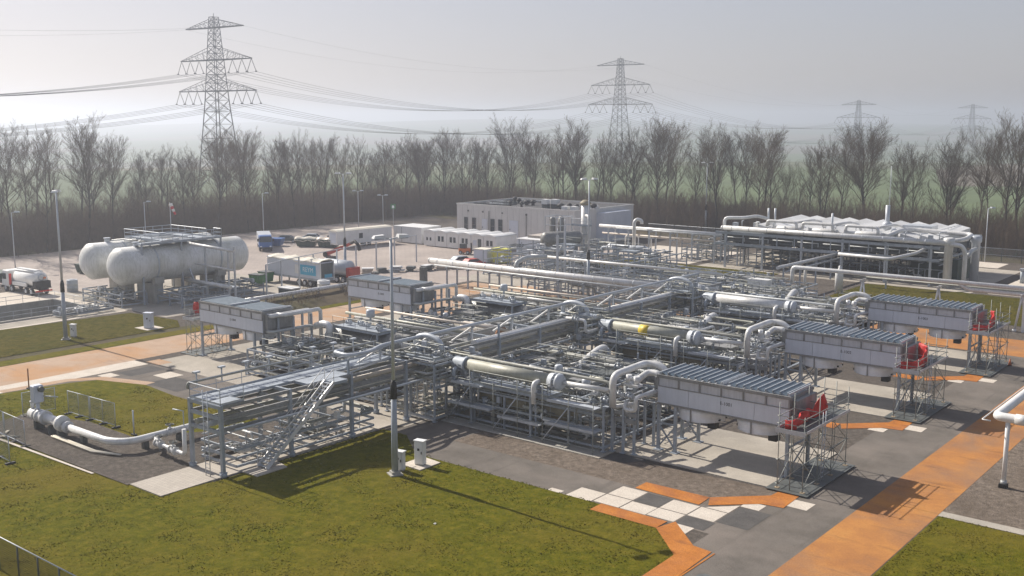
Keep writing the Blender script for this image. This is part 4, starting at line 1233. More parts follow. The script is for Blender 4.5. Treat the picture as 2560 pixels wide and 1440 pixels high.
# pipework under the near end of the rack
uf = thing("manifold_skid", "low pipe manifold under the near end of the central rack", "process skid", (-60.3, 47.5, 0), 0, "process skids full of pipes and valves")
clutter(uf, -2.6, 1.4, -5, 8, 1.7, 41, 26, 16, 3, 0, ("pipe_w", "pipe_g", "galv", "pipe_d"), False)
# valve groups and crossover bends where the bays meet the rack
for k, (y, s) in enumerate(((62.3, 5), (83.2, 6), (103.6, 7))):
    t = thing("crossover", "knot of bends and valves where the rack meets the %s bay" % ["nearest right", "middle right", "farthest right"][k], "pipe crossover", (-58.6, y, 0), 0, "pipe knots along the rack")
    clutter(t, -3.2, 2.2, -2.5, 3.2, 5.2, 60 + k, 60, 36, 8, 1, posts=True)
    MB().tube([(-2.5, .3, 5.0), (-2.5, .3, 6.0), (-1.2, .3, 6.35), (.3, .3, 6.0), (.6, .3, 5.0)], .22, 10, bend=.6).build("arched_bend", M["galv"], t)
    MB().tube([(-3.5, .8, 5.1), (3, .8, 5.05), (6.4, .8, 5.2)], .09, 8).build("crossing_pipe", M["beige"], t)
    MB().lathe((-2.2, .2, 4.2), (0, 0, 1), [(0, .5), (.9, .5), (1.0, .3)], 14).build("valve_body", M["steel"], t)

# ------------------------------------------------------------------ left bays
LROW = [(62.6, "nearest left cooler"), (82.9, "farther left cooler")]
c4 = make_cooler("closed-roof grey air cooler on the left with a red tarpaulin beyond it", (-91.9, 62.6, 0), False, True, "E-1004")
c5 = make_cooler("closed-roof grey air cooler behind the front one on the left", (-91.9, 82.9, 0), False, True, "E-1005")
def left_bay(y, nm, k):
    t = thing("header_piping", "pair of white header pipes at the right end of the %s" % nm, "pipe loop", (-81.6, y, 0), 0, "white header pipes of the left coolers")
    MB().tube([(-.2, .6, 5.3), (.55, .6, 5.3), (.55, 5.4, 5.3), (.55, 5.4, 3.2)], .22, 12, bend=.4).build("upper_header", M["pipe_w"], t)
    MB().tube([(-.2, 1.5, 5.35), (1.2, 1.5, 5.35), (1.2, 6.2, 5.35), (1.2, 6.2, 2.5)], .2, 12, bend=.4).build("upper_header", M["pipe_w"], t)
    MB().tube([(-.2, .4, 3.8), (.9, .4, 3.8), (.9, 4.8, 3.8), (3.2, 5.6, 3.8)], .15, 10, bend=.5).build("lower_header", M["pipe_g"], t)
    for x, yy in ((.55, 1.4), (1.2, 5), (.55, 4.4), (.9, 3)): MB().beam((x, yy, .06), (x, yy, 5.0), .18).build("post", M["steel"], t)
    MB().tube([(2.0, 4.9, 3.9), (3.2, 4.9, 4.3), (4.0, 4.9, 4.2), (4.0, 4.9, 1.2)], .34, 12, bend=.7).build("downcomer", M["pipe_w"], t)
    t = thing("horizontal_vessel", "dark lagged horizontal vessel with deck on top beside the %s" % nm, "vessel", (-75, y + 7.0, 0), 0, "dark lagged vessels in the left bays")
    MB().lathe((-5, 0, 2.6), (1, 0, 0), [(0, .05), (.1, .6), (.4, 1.0), (.9, 1.22), (9.6, 1.22), (10.0, 1.0), (10.3, .6), (10.4, .05)], 30).build("shell", M["vessel"], t)
    for x in (-3.2, 3.4): MB().bb(x - .25, x + .25, -1.0, 1.0, .06, 1.7).build("saddle", M["concrete"], t)
    for x in (-4.4, -2.6, 2.0): MB().lathe((x, 0, 2.6), (1, 0, 0), [(0, 1.235), (.09, 1.235)], 30).build("lagging_band", M["galv"], t)
    grating_mb(MB(), -2.8, 3.6, -1.5, .9, 4.0).build("deck", M["grate"], t)
    railing_mb(MB(), [(-2.8, -1.5, 4), (3.6, -1.5, 4), (3.6, .9, 4), (-2.8, .9, 4)]).build("railing", M["scaf"], t)
    for x in (-2.6, 3.4):
        for yy in (-1.45, .85): MB().beam((x, yy, .06), (x, yy, 4.0), .14).build("deck_post", M["steel"], t)
    for x, yy in ((-1.8, -.3), (-.6, .2), (.7, -.2), (1.9, .3), (2.8, -.6)):
        valve(t, (x, yy, 4.35), (1, 0, 0), .12, "galv")
    MB().lathe((1.2, -.2, 4.5), (0, 0, 1), [(0, .1), (.7, .1), (.72, .42), (1.35, .42), (1.45, .3)], 14).build("actuator", M["galv"], t)
    MB().lathe((5.1, 0, 3.0), (1, 0, .0), [(0, .4), (.5, .4)], 14).build("end_nozzle", M["pipe_w"], t)
    t = thing("process_skid", "pipework skid between the %s and the central rack" % nm, "process skid", (-72.5, y + 2.2, 0), 0, "process skids full of pipes and valves")
    clutter(t, -9, 9.2, -4.2, 3.0, 2.7, 200 + k, 95, 66, 13, 5)
    for x, yy in ((-5, -1), (2, 1), (6, -2)): actuator(t, (x, yy, 2.2), .9, .3)
    t = thing("process_skid", "rear pipework skid behind the dark vessel of the %s" % nm, "process skid", (-72, y + 12.2, 0), 0, "process skids full of pipes and valves")
    clutter(t, -8, 9, -3, 4.6, 2.6, 300 + k, 80, 52, 10, 4)
    for j, (z, yy, r_) in enumerate(((4.2, 10.6, .16), (3.6, 12, .26), (4.3, 13.4, .14))):
        MB().tube([(-9.5, yy - 12.2, z), (10.4, yy - 12.2, z)], r_, 10).build("cross_line", M[("beige", "pipe_w", "clad")[j]], t)
for k, (y, nm) in enumerate(LROW): left_bay(y, nm, k)
oc = thing("lagged_drum", "pale lagged drum with a rust-orange end left of the rack", "drum", (-67.6, 79.2, 0))
MB().lathe((-3, 0, 2.9), (1, 0, 0), [(0, .6), (.2, .85), (5, .85)], 26).build("shell", M["clad"], oc)
MB().lathe((2, 0, 2.9), (1, 0, 0), [(0, .87), (.22, .87), (.23, .5), (.24, .05)], 26).build("end_plate", M["rust"], oc)
MB().cyl((2.2, 0, 2.9), (3.6, 0, 2.9), .12, 8).build("end_pipe", M["galv"], oc)
for x in (-1.8, 1.0): MB().bb(x - .15, x + .15, -.6, .6, .06, 2.2).build("saddle", M["steel"], oc)

s4 = make_scaffold("thin tube scaffold at the left end of the nearest left cooler", (-94.1, 62.4, .02), 0, 1.6, (0, 1.9, 3.8), 3.6, 5.6)
tarp((-93.7, 63.2, .02), "small red tarpaulin at the left end of the nearest left cooler", [(.0, 0, 0), (.9, .1, 0), (1.4, 1.2, 0), (1.3, 2.0, 0)], lambda u: 5.3 + .3 * math.sin(u * 3), lambda u: 4.2 - .2 * u, 12)

# ------------------------------------------------------------------ storage tanks
def storage_tank(loc, label, y1=18.4):
    t = thing("storage_tank", label, "tank", loc, 0, "horizontal storage tanks")
    r = 2.45
    prof = [(-1.25, .05), (-1.22, .5), (-1.1, 1.1), (-.85, 1.62), (-.5, 2.05), (-.2, 2.3), (0, r), (y1, r), (y1 + .2, 2.3), (y1 + .5, 2.05), (y1 + .85, 1.62), (y1 + 1.1, 1.1), (y1 + 1.22, .5), (y1 + 1.25, .05)]
    MB().lathe((0, 0, 5.2), (0, 1, 0), prof, 44).build("shell", M["tank"], t)
    for y in (4.2, 14.0):
        MB().lathe((0, y, 5.2), (0, 1, 0), [(0, r + .05), (.22, r + .05)], 44).build("strap", M["galv"], t)
        mb = MB()
        mb.bb(-2.0, 2.0, y - .6, y + .8, .05, 2.7).bb(-2.35, -1.6, y - .6, y + .8, 2.7, 3.5).bb(1.6, 2.35, y - .6, y + .8, 2.7, 3.5)
        mb.build("saddle", M["concrete"], t)
    for y in (2.5, 8.5, 11.0): MB().cyl((0, y, 7.5), (0, y, 8.15), .35, 14).lathe((0, y, 8.1), (0, 0, 1), [(0, .46), (.12, .46)], 14).build("manway", M["galv"], t)
    return t
storage_tank((-125.0, 73.4, 0), "stained white horizontal storage tank nearer the camera on concrete saddles")
storage_tank((-132.6, 73.8, 0), "stained white horizontal storage tank behind the other one")
tp = thing("tank_walkway", "grey access platform with railings across the tops of the storage tanks", "walkway", (-128, 81.5, 0))
for a in ((-5.2, 4.6, -2.2, -.4), (-5.2, -3.4, -.4, 5.2), (3.2, 5.0, -6, 6.4), (-3.4, 3.2, 3.6, 5.2)):
    grating_mb(MB(), *a, 8.0).build("deck", M["grate"], tp)
railing_mb(MB(), [(-5.2, -2.2, 8.05), (3.2, -2.2, 8.05)], 1.1, 1.4, .04).build("railing", M["galv"], tp)
railing_mb(MB(), [(-5.2, -2.2, 8.05), (-5.2, 5.2, 8.05), (3.2, 5.2, 8.05)], 1.1, 1.4, .04).build("railing", M["galv"], tp)
railing_mb(MB(), [(5.0, -6, 8.05), (5.0, 6.4, 8.05), (3.2, 6.4, 8.05)], 1.1, 1.4, .04).build("railing", M["galv"], tp)
for x, y in ((-5.1, -2.1), (-5.1, 5.1), (4.9, -5.9), (4.9, 0), (4.9, 6.3), (-.2, -2.1), (-.2, 4.8)): MB().beam((x, y, .05), (x, y, 8.0), .2).build("post", M["steel"], tp)
for k in range(5): MB().tube([(-4 + k * 1.7, -5 + k, 7.85), (-4 + k * 1.7, 6, 7.85)], .12, 8).build("pipe", M["pipe_w"], tp)
pf = thing("loading_frame", "white pipe frame reaching out beside the storage tanks", "pipe frame", (-125, 82.4, 0))
MB().tube([(0, 0, 7.7), (12.3, 0, 7.3)], .2, 8).build("top_pipe", M["pipe_w"], pf)
MB().tube([(3.6, 0, 5.0), (12.0, 0, 4.8)], .13, 8).build("middle_pipe", M["pipe_w"], pf)
MB().tube([(.6, 0, 2.6), (11.2, 0, 2.5)], .26, 8).build("low_pipe", M["pipe_w"], pf)
grating_mb(MB(), .6, 11.2, .3, 1.3, 2.4).build("deck", M["grate"], pf)
for x in (.3, 5.9, 10.9, 12.2): MB().beam((x, 0, .05), (x, 0, 7.4 if x < 12 else 7.9), .2).build("post", M["galv"], pf)
MB().beam((.5, 0, 7), (3.2, 0, 2.6), .14).build("brace", M["galv"], pf)
tk = thing("pump_group", "pumps and pipework beneath the near ends of the storage tanks", "pump skid", (-128.5, 73.6, 0))
clutter(tk, -4.5, 5, -1.0, 2.6, 1.8, 77, 26, 18, 4, 0)
clutter(thing("pipe_group", "dark pipework in the shade below the storage tanks", "pump skid", (-120.5, 80.5, 0)), -2.5, 3, -3, 10, 2.0, 78, 26, 14, 3, 0)
pb = thing("basin_pipes", "row of pale pipes and valves along the edge of the sunken basin", "pipe group", (-124, 66, 0))
clutter(pb, -.7, 1.2, -2, 5, .8, 79, 14, 10, 2, 0, ("pipe_w", "pipe_g"), False)

# ------------------------------------------------------------------ vehicles
def wheel(parent, x, y, r=.5, w=.32):
    t = MB().lathe((x, y - w / 2, r), (0, 1, 0), [(0, r * .6), (.02, r * .93), (.07, r), (w - .07, r), (w - .02, r * .93), (w, r * .6)], 20).build("wheel", M["black"], parent)
    MB().lathe((x, y - w / 2 - .01, r), (0, 1, 0), [(0, r * .3), (.01, r * .58), (w + .01, r * .58), (w + .02, r * .3)], 16).build("rim", M["galv"], t)
    return t
def truck_cab(t, x0, col, W=2.5, H=3.0, face=-1):
    """cab box at x0..x0+face*2.1 with the windscreen on its outer face"""
    xa, xb = sorted((x0, x0 + face * 2.1)); out = x0 + face * 2.1; f = face
    mb = MB().hexa([(x0, -W / 2, .75), (out, -W / 2, .75), (out, W / 2, .75), (x0, W / 2, .75), (x0, -W / 2, H), (out - f * .25, -W / 2 + .1, H), (out - f * .25, W / 2 - .1, H), (x0, W / 2, H)])
    cab = mb.build("cab", M[col], t, bevel=.08)
    e = f * .012
    MB().hexa([(out - f * .09 + e, -W / 2 + .15, 1.75), (out - f * .09 + e, W / 2 - .15, 1.75), (out - f * .09 + e + f * .02, W / 2 - .15, 1.75), (out - f * .09 + e + f * .02, -W / 2 + .15, 1.75), (out - f * .2 + e, -W / 2 + .2, 2.7), (out - f * .2 + e, W / 2 - .2, 2.7), (out - f * .2 + e + f * .02, W / 2 - .2, 2.7), (out - f * .2 + e + f * .02, -W / 2 + .2, 2.7)]).build("windscreen", M["glass"], cab)
    for s in (-1, 1):
        y = s * (W / 2 - .035)
        MB().bb(min(x0 + f * .75, x0 + f * 1.7), max(x0 + f * .75, x0 + f * 1.7), min(y, y + s * .05), max(y, y + s * .05), 1.75, 2.55).build("side_window", M["glass"], cab)
        MB().box(out - f * .05, s * (W / 2 + .18), 1.9, .12, .28, .5).build("mirror", M["black"], cab)
        MB().box(out + f * .02, s * (W / 2 - .35), .85, .06, .35, .2).build("headlight", M["wtext"], cab)
    MB().bb(min(out, out + f * .1), max(out, out + f * .1), -W / 2, W / 2, .45, .8).build("bumper", M["black"], cab)
    return cab
# tanker by the basin
v = thing("tank_truck", "white vacuum tank truck parked near the left edge with its rear to the right", "tank truck", (-150.3, 71.0, .01), R(2))
truck_cab(v, 2.3, "white")
MB().bb(.4, 9.2, -.45, .45, .75, 1.0).bb(2.6, 9.3, -1.15, 1.15, .98, 1.1).build("chassis", M["black"], v)
MB().lathe((2.9, 0, 2.15), (1, 0, 0), [(0, .1), (.1, .7), (.35, 1.1), (5.6, 1.1), (5.85, .75), (5.95, .1)], 26).build("barrel", M["white"], v)
MB().bb(2.9, 7.8, -.35, .35, 3.2, 3.42).tube([(3, .6, 3.2), (8, .6, 3.2)], .13, 8).tube([(3, -.6, 3.2), (8, -.6, 3.2)], .1, 8).build("top_boom", M["white"], v)
MB().bb(8.4, 9.2, -1.1, 1.1, 1.1, 2.0).build("hose_box", M["black"], v)
MB().bb(9.22, 9.32, -1.2, 1.2, .55, .75).build("rear_bar", M["red"], v)
MB().lathe((8.72, 0, 2.5), (1, 0, 0), [(0, .5), (.14, .5), (.16, .3)], 16).build("rear_hatch", M["galv"], v)
MB().box(8.95, .4, 2.3, .1, .35, .25).build("rear_plate", M["orange"], v)
for s in (-1, 1):
    MB().bb(3.2, 6.8, min(s * 1.0, s * 1.22), max(s * 1.0, s * 1.22), 1.12, 1.6).build("locker", M["white"], v)
    MB().box(2.45, s * 1.1, 1.0, .2, .3, 1.6).build("stripe_panel", M["red"], v)
    for x in (1.2, 2.8, 6.6, 8.0): wheel(v, x, s * 1.05)
# curtain trailer
v = thing("box_trailer", "pale box trailer with sagging cream roof sheet and blue sign panel", "trailer", (-127.7, 100.5, .01))
MB().bb(0, 11.9, -1.28, 1.28, 1.35, 3.75).build("box_body", M["panel"], v)
MB().bb(-.02, 11.92, -1.31, 1.31, 1.05, 1.35).build("chassis_skirt", M["blue"] if False else M["steel"], v)
rr = random.Random(2); mb = MB(); n, m_ = 24, 6
for i in range(n + 1):
    for k in range(m_ + 1):
        x = -.1 + 12.1 * i / n; y = -1.36 + 2.72 * k / m_
        e = abs(k - m_ / 2) / (m_ / 2)
        mb.v.append((x, y, 3.98 - .28 * (e > .99) + .13 * math.sin(x * 1.7 + y) + .07 * math.sin(x * 4.1 - 2 * y) - .05 * e))
for i in range(n):
    for k in range(m_):
        a = i * (m_ + 1) + k; mb.face((a, a + m_ + 1, a + m_ + 2, a + 1), True)
o = mb.build("roof_sheet", M["offwhite"], v); s_ = o.modifiers.new("thick", 'SOLIDIFY'); s_.thickness = .06
MB().bb(7.6, 11.0, -1.315, -1.285, 1.75, 3.2).build("sign_panel", M["cyan"], v)
text_part(v, "REYM", (9.3, -1.32, 2.5), .95, (R(90), 0, 0), "wtext")
MB().bb(6.4, 7.3, -1.31, -1.285, 1.8, 3.1).build("logo_panel", M["white"], v)
MB().bb(-.06, 0, -1.25, 1.25, 1.35, 3.8).build("front_wall", M["blue"], v)
MB().bb(11.905, 11.96, -1.1, 1.1, 1.5, 3.6).build("rear_opening", M["steel_d"], v)
MB().bb(11.97, 12.02, -.5, .9, 1.5, 2.0).build("rear_sign", M["cyan"], v)
MB().bb(11.9, 12.06, -1.32, -1.2, 1.0, 3.9).bb(11.9, 12.06, 1.2, 1.32, 1.0, 3.9).build("door_posts", M["white"], v)
for s in (-1, 1):
    for x in (7.0, 8.3, 9.6): wheel(v, x, s * 1.05)
    MB().beam((2.3, s * .9, .1), (2.3, s * .9, 1.1), .14).build("landing_leg", M["steel_d"], v)
# vacuum loader behind it
v = thing("vacuum_loader", "silver vacuum loader lorry with red rear parts behind the box trailer", "lorry", (-124.5, 105.2, .01), R(4))
truck_cab(v, 2.2, "white")
MB().bb(.4, 8.6, -.5, .5, .75, 1.05).build("chassis", M["black"], v)
MB().lathe((2.6, 0, 2.2), (1, 0, 0), [(0, .1), (.1, .8), (.3, 1.15), (5.2, 1.15), (5.5, .8), (5.6, .1)], 24).build("barrel", M["galv"], v)
MB().bb(8.1, 8.9, -1.1, 1.1, 1.0, 2.4).build("rear_unit", M["redm"], v)
for s in (-1, 1):
    for x in (1.2, 6.2, 7.5): wheel(v, x, s * 1.05)
# telehandler with raised red boom
v = thing("telehandler", "red telehandler with its boom raised beside the lamp mast", "telehandler", (-128.6, 111.6, .01), 0)
MB().bb(-.2, 4.2, -.9, .9, .7, 1.5).build("body", M["redm"], v, bevel=.08)
MB().bb(1.0, 2.5, -1.0, -.1, 1.5, 2.7).build("cab", M["glass"], v)
MB().beam((-.3, .5, 2.8), (3.2, .5, 4.05), .46, .55).build("boom", M["redm"], v)
MB().beam((2.8, .5, 3.9), (5.4, .5, 4.9), .34, .4).build("boom_extension", M["redm"], v)
MB().tube([(5.2, .5, 4.85), (6.2, .5, 5.3), (7.0, .5, 4.7), (7.3, .5, 3.9)], .26, 6).build("boom_head", M["black"], v)
MB().cyl((-.5, .1, 2.7), (-.5, .9, 2.7), .45, 12).build("boom_pivot", M["black"], v)
for x in (.5, 3.5):
    for s in (-1, 1): wheel(v, x, s * 1.05, .6, .4)
# lorries, skips and cars at the far side of the yard
v = thing("truck", "blue-fronted lorry facing the camera at the back of the yard", "lorry", (-160.6, 124.3, .01), R(-35))
truck_cab(v, 2.2, "blue", 2.4, 2.9, 1)
MB().bb(-5, 2.1, -1.2, 1.2, .95, 2.9).build("load_box", M["galv"], v)
MB().bb(-5, 2.2, -.5, .5, .6, .95).build("chassis", M["black"], v)
for s in (-1, 1):
    for x in (-3.8, 1.4, 3.3): wheel(v, x, s * 1.0)
def skip(loc, rz, col, cover, label, grp="open skips in the yard"):
    t = thing("skip", label, "skip", loc, rz, grp)
    MB().hexa([(-1.6, -.95, .12), (1.6, -.95, .12), (1.6, .95, .12), (-1.6, .95, .12), (-2.1, -1.05, 1.5), (2.1, -1.05, 1.5), (2.1, 1.05, 1.5), (-2.1, 1.05, 1.5)]).build("body", M[col], t)
    mb = MB()
    for x in (-1.2, -.4, .4, 1.2):
        for s in (-1, 1): mb.beam((x, s * 1.0, .15), (x, s * 1.1, 1.5), .1)
    mb.build("ribs", M[col], t)
    if cover:
        mb = MB(); n = 8
        for i in range(n + 1):
            for k in range(5):
                x = -2.2 + 4.4 * i / n; y = -1.15 + 2.3 * k / 4
                mb.v.append((x, y, 1.5 + .4 * math.cos(y * 1.3) + .12 * math.sin(x * 3) - (.35 if k in (0, 4) else 0)))
        for i in range(n):
            for k in range(4): mb.face((i * 5 + k, i * 5 + 5 + k, i * 5 + 6 + k, i * 5 + k + 1), True)
        o = mb.build("cover_sheet", M[cover], t); s_ = o.modifiers.new("thick", 'SOLIDIFY'); s_.thickness = .05
    return t
skip((-157.4, 131.8, .01), R(35), "dgreen", "offwhite", "dark skip under a cream sheet, left of the paired skips")
skip((-153.2, 133.6, .01), R(20), "dgreen", "clad", "dark green skip under a straw-coloured sheet, right of the paired skips")
skip((-163.5, 128.6, .01), R(30), "blue", None, "blue skip behind the blue-fronted lorry")
skip((-156.2, 86.4, .01), R(5), "dgreen", None, "dark green open container behind the storage tanks")
skip((-158.8, 74.2, .01), R(-8), "dgreen", None, "dark green container at the left edge beyond the tank truck")
def wheelie(loc, rz, label):
    t = thing("waste_bin", label, "bin", loc, rz, "green waste bins by the trailer")
    MB().hexa([(-.9, -.55, .15), (.9, -.55, .15), (.9, .55, .15), (-.9, .55, .15), (-1.05, -.7, 1.5), (1.05, -.7, 1.5), (1.05, .7, 1.5), (-1.05, .7, 1.5)]).build("body", M["green"], t)
    MB().bb(-1.1, 1.1, -.75, .75, 1.5, 1.62).build("lid", M["steel_d"], t)
    mb = MB()
    for x in (-.7, 0, .7): mb.beam((x, -.6, .2), (x, -.72, 1.5), .08)
    mb.build("ribs", M["green"], t)
wheelie((-125.9, 95.9, .01), R(10), "green bin with dark lid, nearer the storage tanks")
wheelie((-127.2, 98.5, .01), R(0), "green bin at the front corner of the box trailer")
def car(loc, rz, col, label):
    t = thing("parked_car", label, "car", loc, rz, "cars parked at the back of the yard")
    pr = [(-2.1, .35), (2.1, .35), (2.15, .75), (1.25, .95), (.6, 1.42), (-1.1, 1.45), (-1.75, 1.0), (-2.15, .9)]
    mb = MB(); n = len(pr)
    for y in (-.85, .85): mb.v += [(x, y * (1 if z < 1 else .82), z) for x, z in pr]
    mb.face(range(n)); mb.face([n + i for i in range(n)][::-1])
    for i in range(n): j = (i + 1) % n; mb.face((i, n + i, n + j, j))
    b_ = mb.build("body", M[col], t, bevel=.06)
    for s in (-1, 1): MB().hexa([(-1.45, s * .8, 1.0), (1.0, s * .8, 1.0), (1.0, s * .83, 1.0), (-1.45, s * .83, 1.0), (-1.0, s * .71, 1.38), (.55, s * .71, 1.38), (.55, s * .76, 1.38), (-1.0, s * .76, 1.38)]).build("side_window", M["glass"], b_)
    MB().hexa([(1.22, -.7, .99), (1.22, .7, .99), (1.26, .7, .99), (1.26, -.7, .99), (.66, -.62, 1.4), (.66, .62, 1.4), (.7, .62, 1.4), (.7, -.62, 1.4)]).build("windscreen", M["glass"], b_)
    for x in (-1.3, 1.35):
        for s in (-1, 1): wheel(t, x, s * .8, .32, .2)
CARS = [((-166, 134, .01), "steel_d", "dark grey parked car, leftmost of the far car row"), ((-164, 139, .01), "steel", "grey parked car, second in the far car row"), ((-161.5, 143.5, .01), "black", "black parked car, third in the far car row"), ((-158.5, 147.5, .01), "redm", "dark red parked car beside the long white trailer")]
for l, c_, s_ in CARS: car(l, R(40), c_, s_)
v = thing("work_lift", "small orange lifting machine in front of the site offices", "lift truck", (-126.0, 142.2, .01), R(20))
MB().bb(-1.1, 1.1, -.65, .65, .35, 1.1).build("body", M["orange"], v, bevel=.06)
MB().bb(-.9, .1, -.6, .6, 1.1, 1.9).build("cabin", M["glass"], v)
for x in (-.7, .7):
    for s in (-1, 1): wheel(v, x, s * .65, .35, .25)
MB().beam((1.15, 0, .3), (1.15, 0, 2.1), .15, .5).build("mast", M["black"], v)
car((-117.5, 131.5, .01), R(80), "steel", "grey car parked below the far end of the thick pale pipe")
car((-113.8, 130.2, .01), R(80), "redm", "red car parked below the far end of the thick pale pipe")
# odds and ends along the yard edge
def drum_thing(loc, r, h, col, label):
    t = thing("tote", label, "container", loc)
    MB().lathe((0, 0, 0), (0, 0, 1), [(0, r * .95), (.05, r), (h * .33, r), (h * .35, r * 1.04), (h * .37, r), (h * .66, r), (h * .68, r * 1.04), (h * .7, r), (h - .05, r), (h, r * .95)], 18).build("body", M[col], t)
    MB().lathe((0, 0, h), (0, 0, 1), [(0, r * .5), (.08, r * .5)], 14).build("cap", M["galv"], t)
drum_thing((-114.3, 98.6, 0), .9, 1.5, "white", "white round tank at the foot of the yard bank")
drum_thing((-117.6, 107.5, 0), .5, 2.1, "white", "tall narrow white drum beside the lamp mast")
drum_thing((-141.3, 75.6, 0), .75, 1.7, "steel", "dark grey round tank behind the basin")
t = thing("tray_box", "low grey box with a pale lid on the yard edge", "box", (-115.6, 93.4, 0), R(4))
MB().bb(-1.3, 1.3, -.8, .8, 0, .85).build("body", M["steel_d"], t); MB().bb(-1.4, 1.4, -.9, .9, .85, 1.0).build("lid", M["white"], t)
rr = random.Random(31)
JUNK = ["pile of planks", "low sheeted crate", "pallet stack", "heap of hoses", "bundle of pipes", "long pale board", "covered pallet", "dark crate"]
for k in range(8):
    x, y = -123 + k * 1.2 + rr.uniform(-.5, .5), 112 + k * 2.1
    t = thing("site_stack", "%s in the yard, %s along the line behind the rear left cooler" % (JUNK[k], ["first", "second", "third", "fourth", "fifth", "sixth", "seventh", "last"][k]), "stack", (x, y, .01), rr.uniform(0, 3))
    mb = MB()
    for j in range(4): mb.box(rr.uniform(-.2, .2), rr.uniform(-.2, .2), .02 + j * .2, rr.uniform(1.2, 2.6), rr.uniform(.8, 1.4), .16, rr.uniform(-.15, .15))
    mb.build("load", M[rr.choice(["wood", "steel_d", "clad", "galv"])], t)
    if k % 2: MB().box(0, 0, .82, 1.9, 1.2, .1).build("sheet", M["white"], t)
# rail frame round the yard edge
yf = thing("gantry_rail", "tall slim rail frame with many posts along the yard edge", "rail frame", (-117.5, 88, 0))
P_ = [(2.1, 1.4), (.2, 5.5), (-.8, 9.5), (-1.8, 13), (-3.4, 19), (-4.8, 24.2), (-5.8, 29.5), (-6.8, 34.6), (-8, 41)]
for x, y in P_: MB().beam((x, y, 0), (x, y, 4.6), .17).build("post", M["galv"], yf)
MB().tube([(x, y, 4.6) for x, y in P_], .06, 6).build("rail", M["galv"], yf)
e = thing("bank_pipe", "pale pipe on short stands along the top of the earth bank", "pipe", (-109.2, 79, 0))
MB().tube([(0, 0, 1.4), (.1, 24, 1.4)], .3, 12).build("pipe", M["pipe_w"], e)
for k in range(6): MB().beam((0, 1 + k * 4.4, .4), (0, 1 + k * 4.4, 1.2), .2).build("stand", M["steel"], e)
# dry shrubs on the bank
for k in range(12):
    x, y = rr.uniform(-112, -105), 80 + k * 1.9
    S = CL[k % 5][::3].copy(); S[:, :6] *= .22; S[:, 6:] *= .55
    me = mesh_np("dry_shrub", *prisms(S), M["twig_b"])
    o = bpy.data.objects.new("dry_shrub", me); COL.objects.link(o); o.location = (x, y, .5)
    tag(o, "small leafless shrub on the earth bank beside the yard", "shrub", "small shrubs on the earth bank")

# ------------------------------------------------------------------ site trailers and offices
t = thing("site_trailer", "long white site trailer with a small dark window and wheels", "trailer", (-152.4, 133.0, .01), R(-4))
MB().bb(0, 2.6, 0, 13.4, .7, 3.25).build("body", M["white"], t)
mb = MB(); mb.hexa([(-.06, -.08, 3.25), (2.66, -.08, 3.25), (2.66, 13.5, 3.25), (-.06, 13.5, 3.25), (.5, -.02, 3.5), (2.1, -.02, 3.5), (2.1, 13.4, 3.5), (.5, 13.4, 3.5)]); mb.build("roof", M["offwhite"], t)
MB().bb(2.601, 2.63, 5.2, 6.1, 1.6, 2.6).build("window", M["glass"], t)
MB().bb(.4, 2.2, -.03, 0, 1.0, 2.9).build("end_panel", M["panel"], t)
for y in (6.6, 7.8):
    for x in (.2, 2.4): w_ = MB().lathe((x - .15, y, .45), (1, 0, 0), [(0, .3), (.05, .45), (.25, .45), (.3, .3)], 16).build("wheel", M["black"], t)
t = thing("site_trailer", "white box unit standing between the long trailer and the offices", "trailer", (-150, 147.8, .01))
MB().bb(0, 7.7, 0, 5.5, .15, 3.15).build("body", M["white"], t)
MB().bb(-.05, 7.75, -.05, 5.55, 3.15, 3.3).build("roof", M["white"], t)
MB().bb(2.2, 2.28, -.03, 0, .2, 3.1).build("seam", M["trim"], t)
def office(x, k, label, door=False):
    t = thing("site_office", label, "site office", (x, 146.8, .01), 0, "white site office units in a row")
    MB().bb(.04, 2.96, 0, 6.2, .15, 2.85).build("body", M["white"], t)
    mb = MB(); N = 8
    for y in (-.12, 6.3):
        for i in range(N + 1):
            a = i / N; mb.v.append((.0 + 3.0 * a, y, 2.85 + .42 * math.sin(math.pi * a)))
    for i in range(N): mb.face((i, i + 1, N + 2 + i, N + 1 + i), True)
    mb.face(list(range(N + 1))[::-1]); mb.face(range(N + 1, 2 * N + 2)); mb.face((0, N + 1, 2 * N + 1, N))
    mb.build("roof", M["white"], t)
    if door:
        d = MB().bb(1.7, 2.5, -.05, 0, .2, 2.3).build("door", M["steel_d"], t)
        MB().bb(.5, 1.4, -.05, 0, 1.0, 2.0).build("notice", M["panel"], t)
    else:
        for a, w_ in ((.75, .55 if k else .35), (1.65, .55 if k else .35)):
            f = MB().bb(a, a + w_, -.045, 0, 1.15, 2.15 if k else 1.75).build("window", M["glass"], t)
            MB().bb(a - .06, a + w_ + .06, -.07, -.046, 1.05, 1.14).build("sill", M["white"], f)
OFF = ["leftmost white site office with two tiny windows", "second white site office from the left, two dark windows", "third white site office from the left, two dark windows", "fourth white site office from the left, two dark windows", "white site office with a dark door, fifth in the row", "rightmost white site office with two dark windows"]
for k in range(6): office(-140.8 + k * 3.03, k, OFF[k], k == 4)

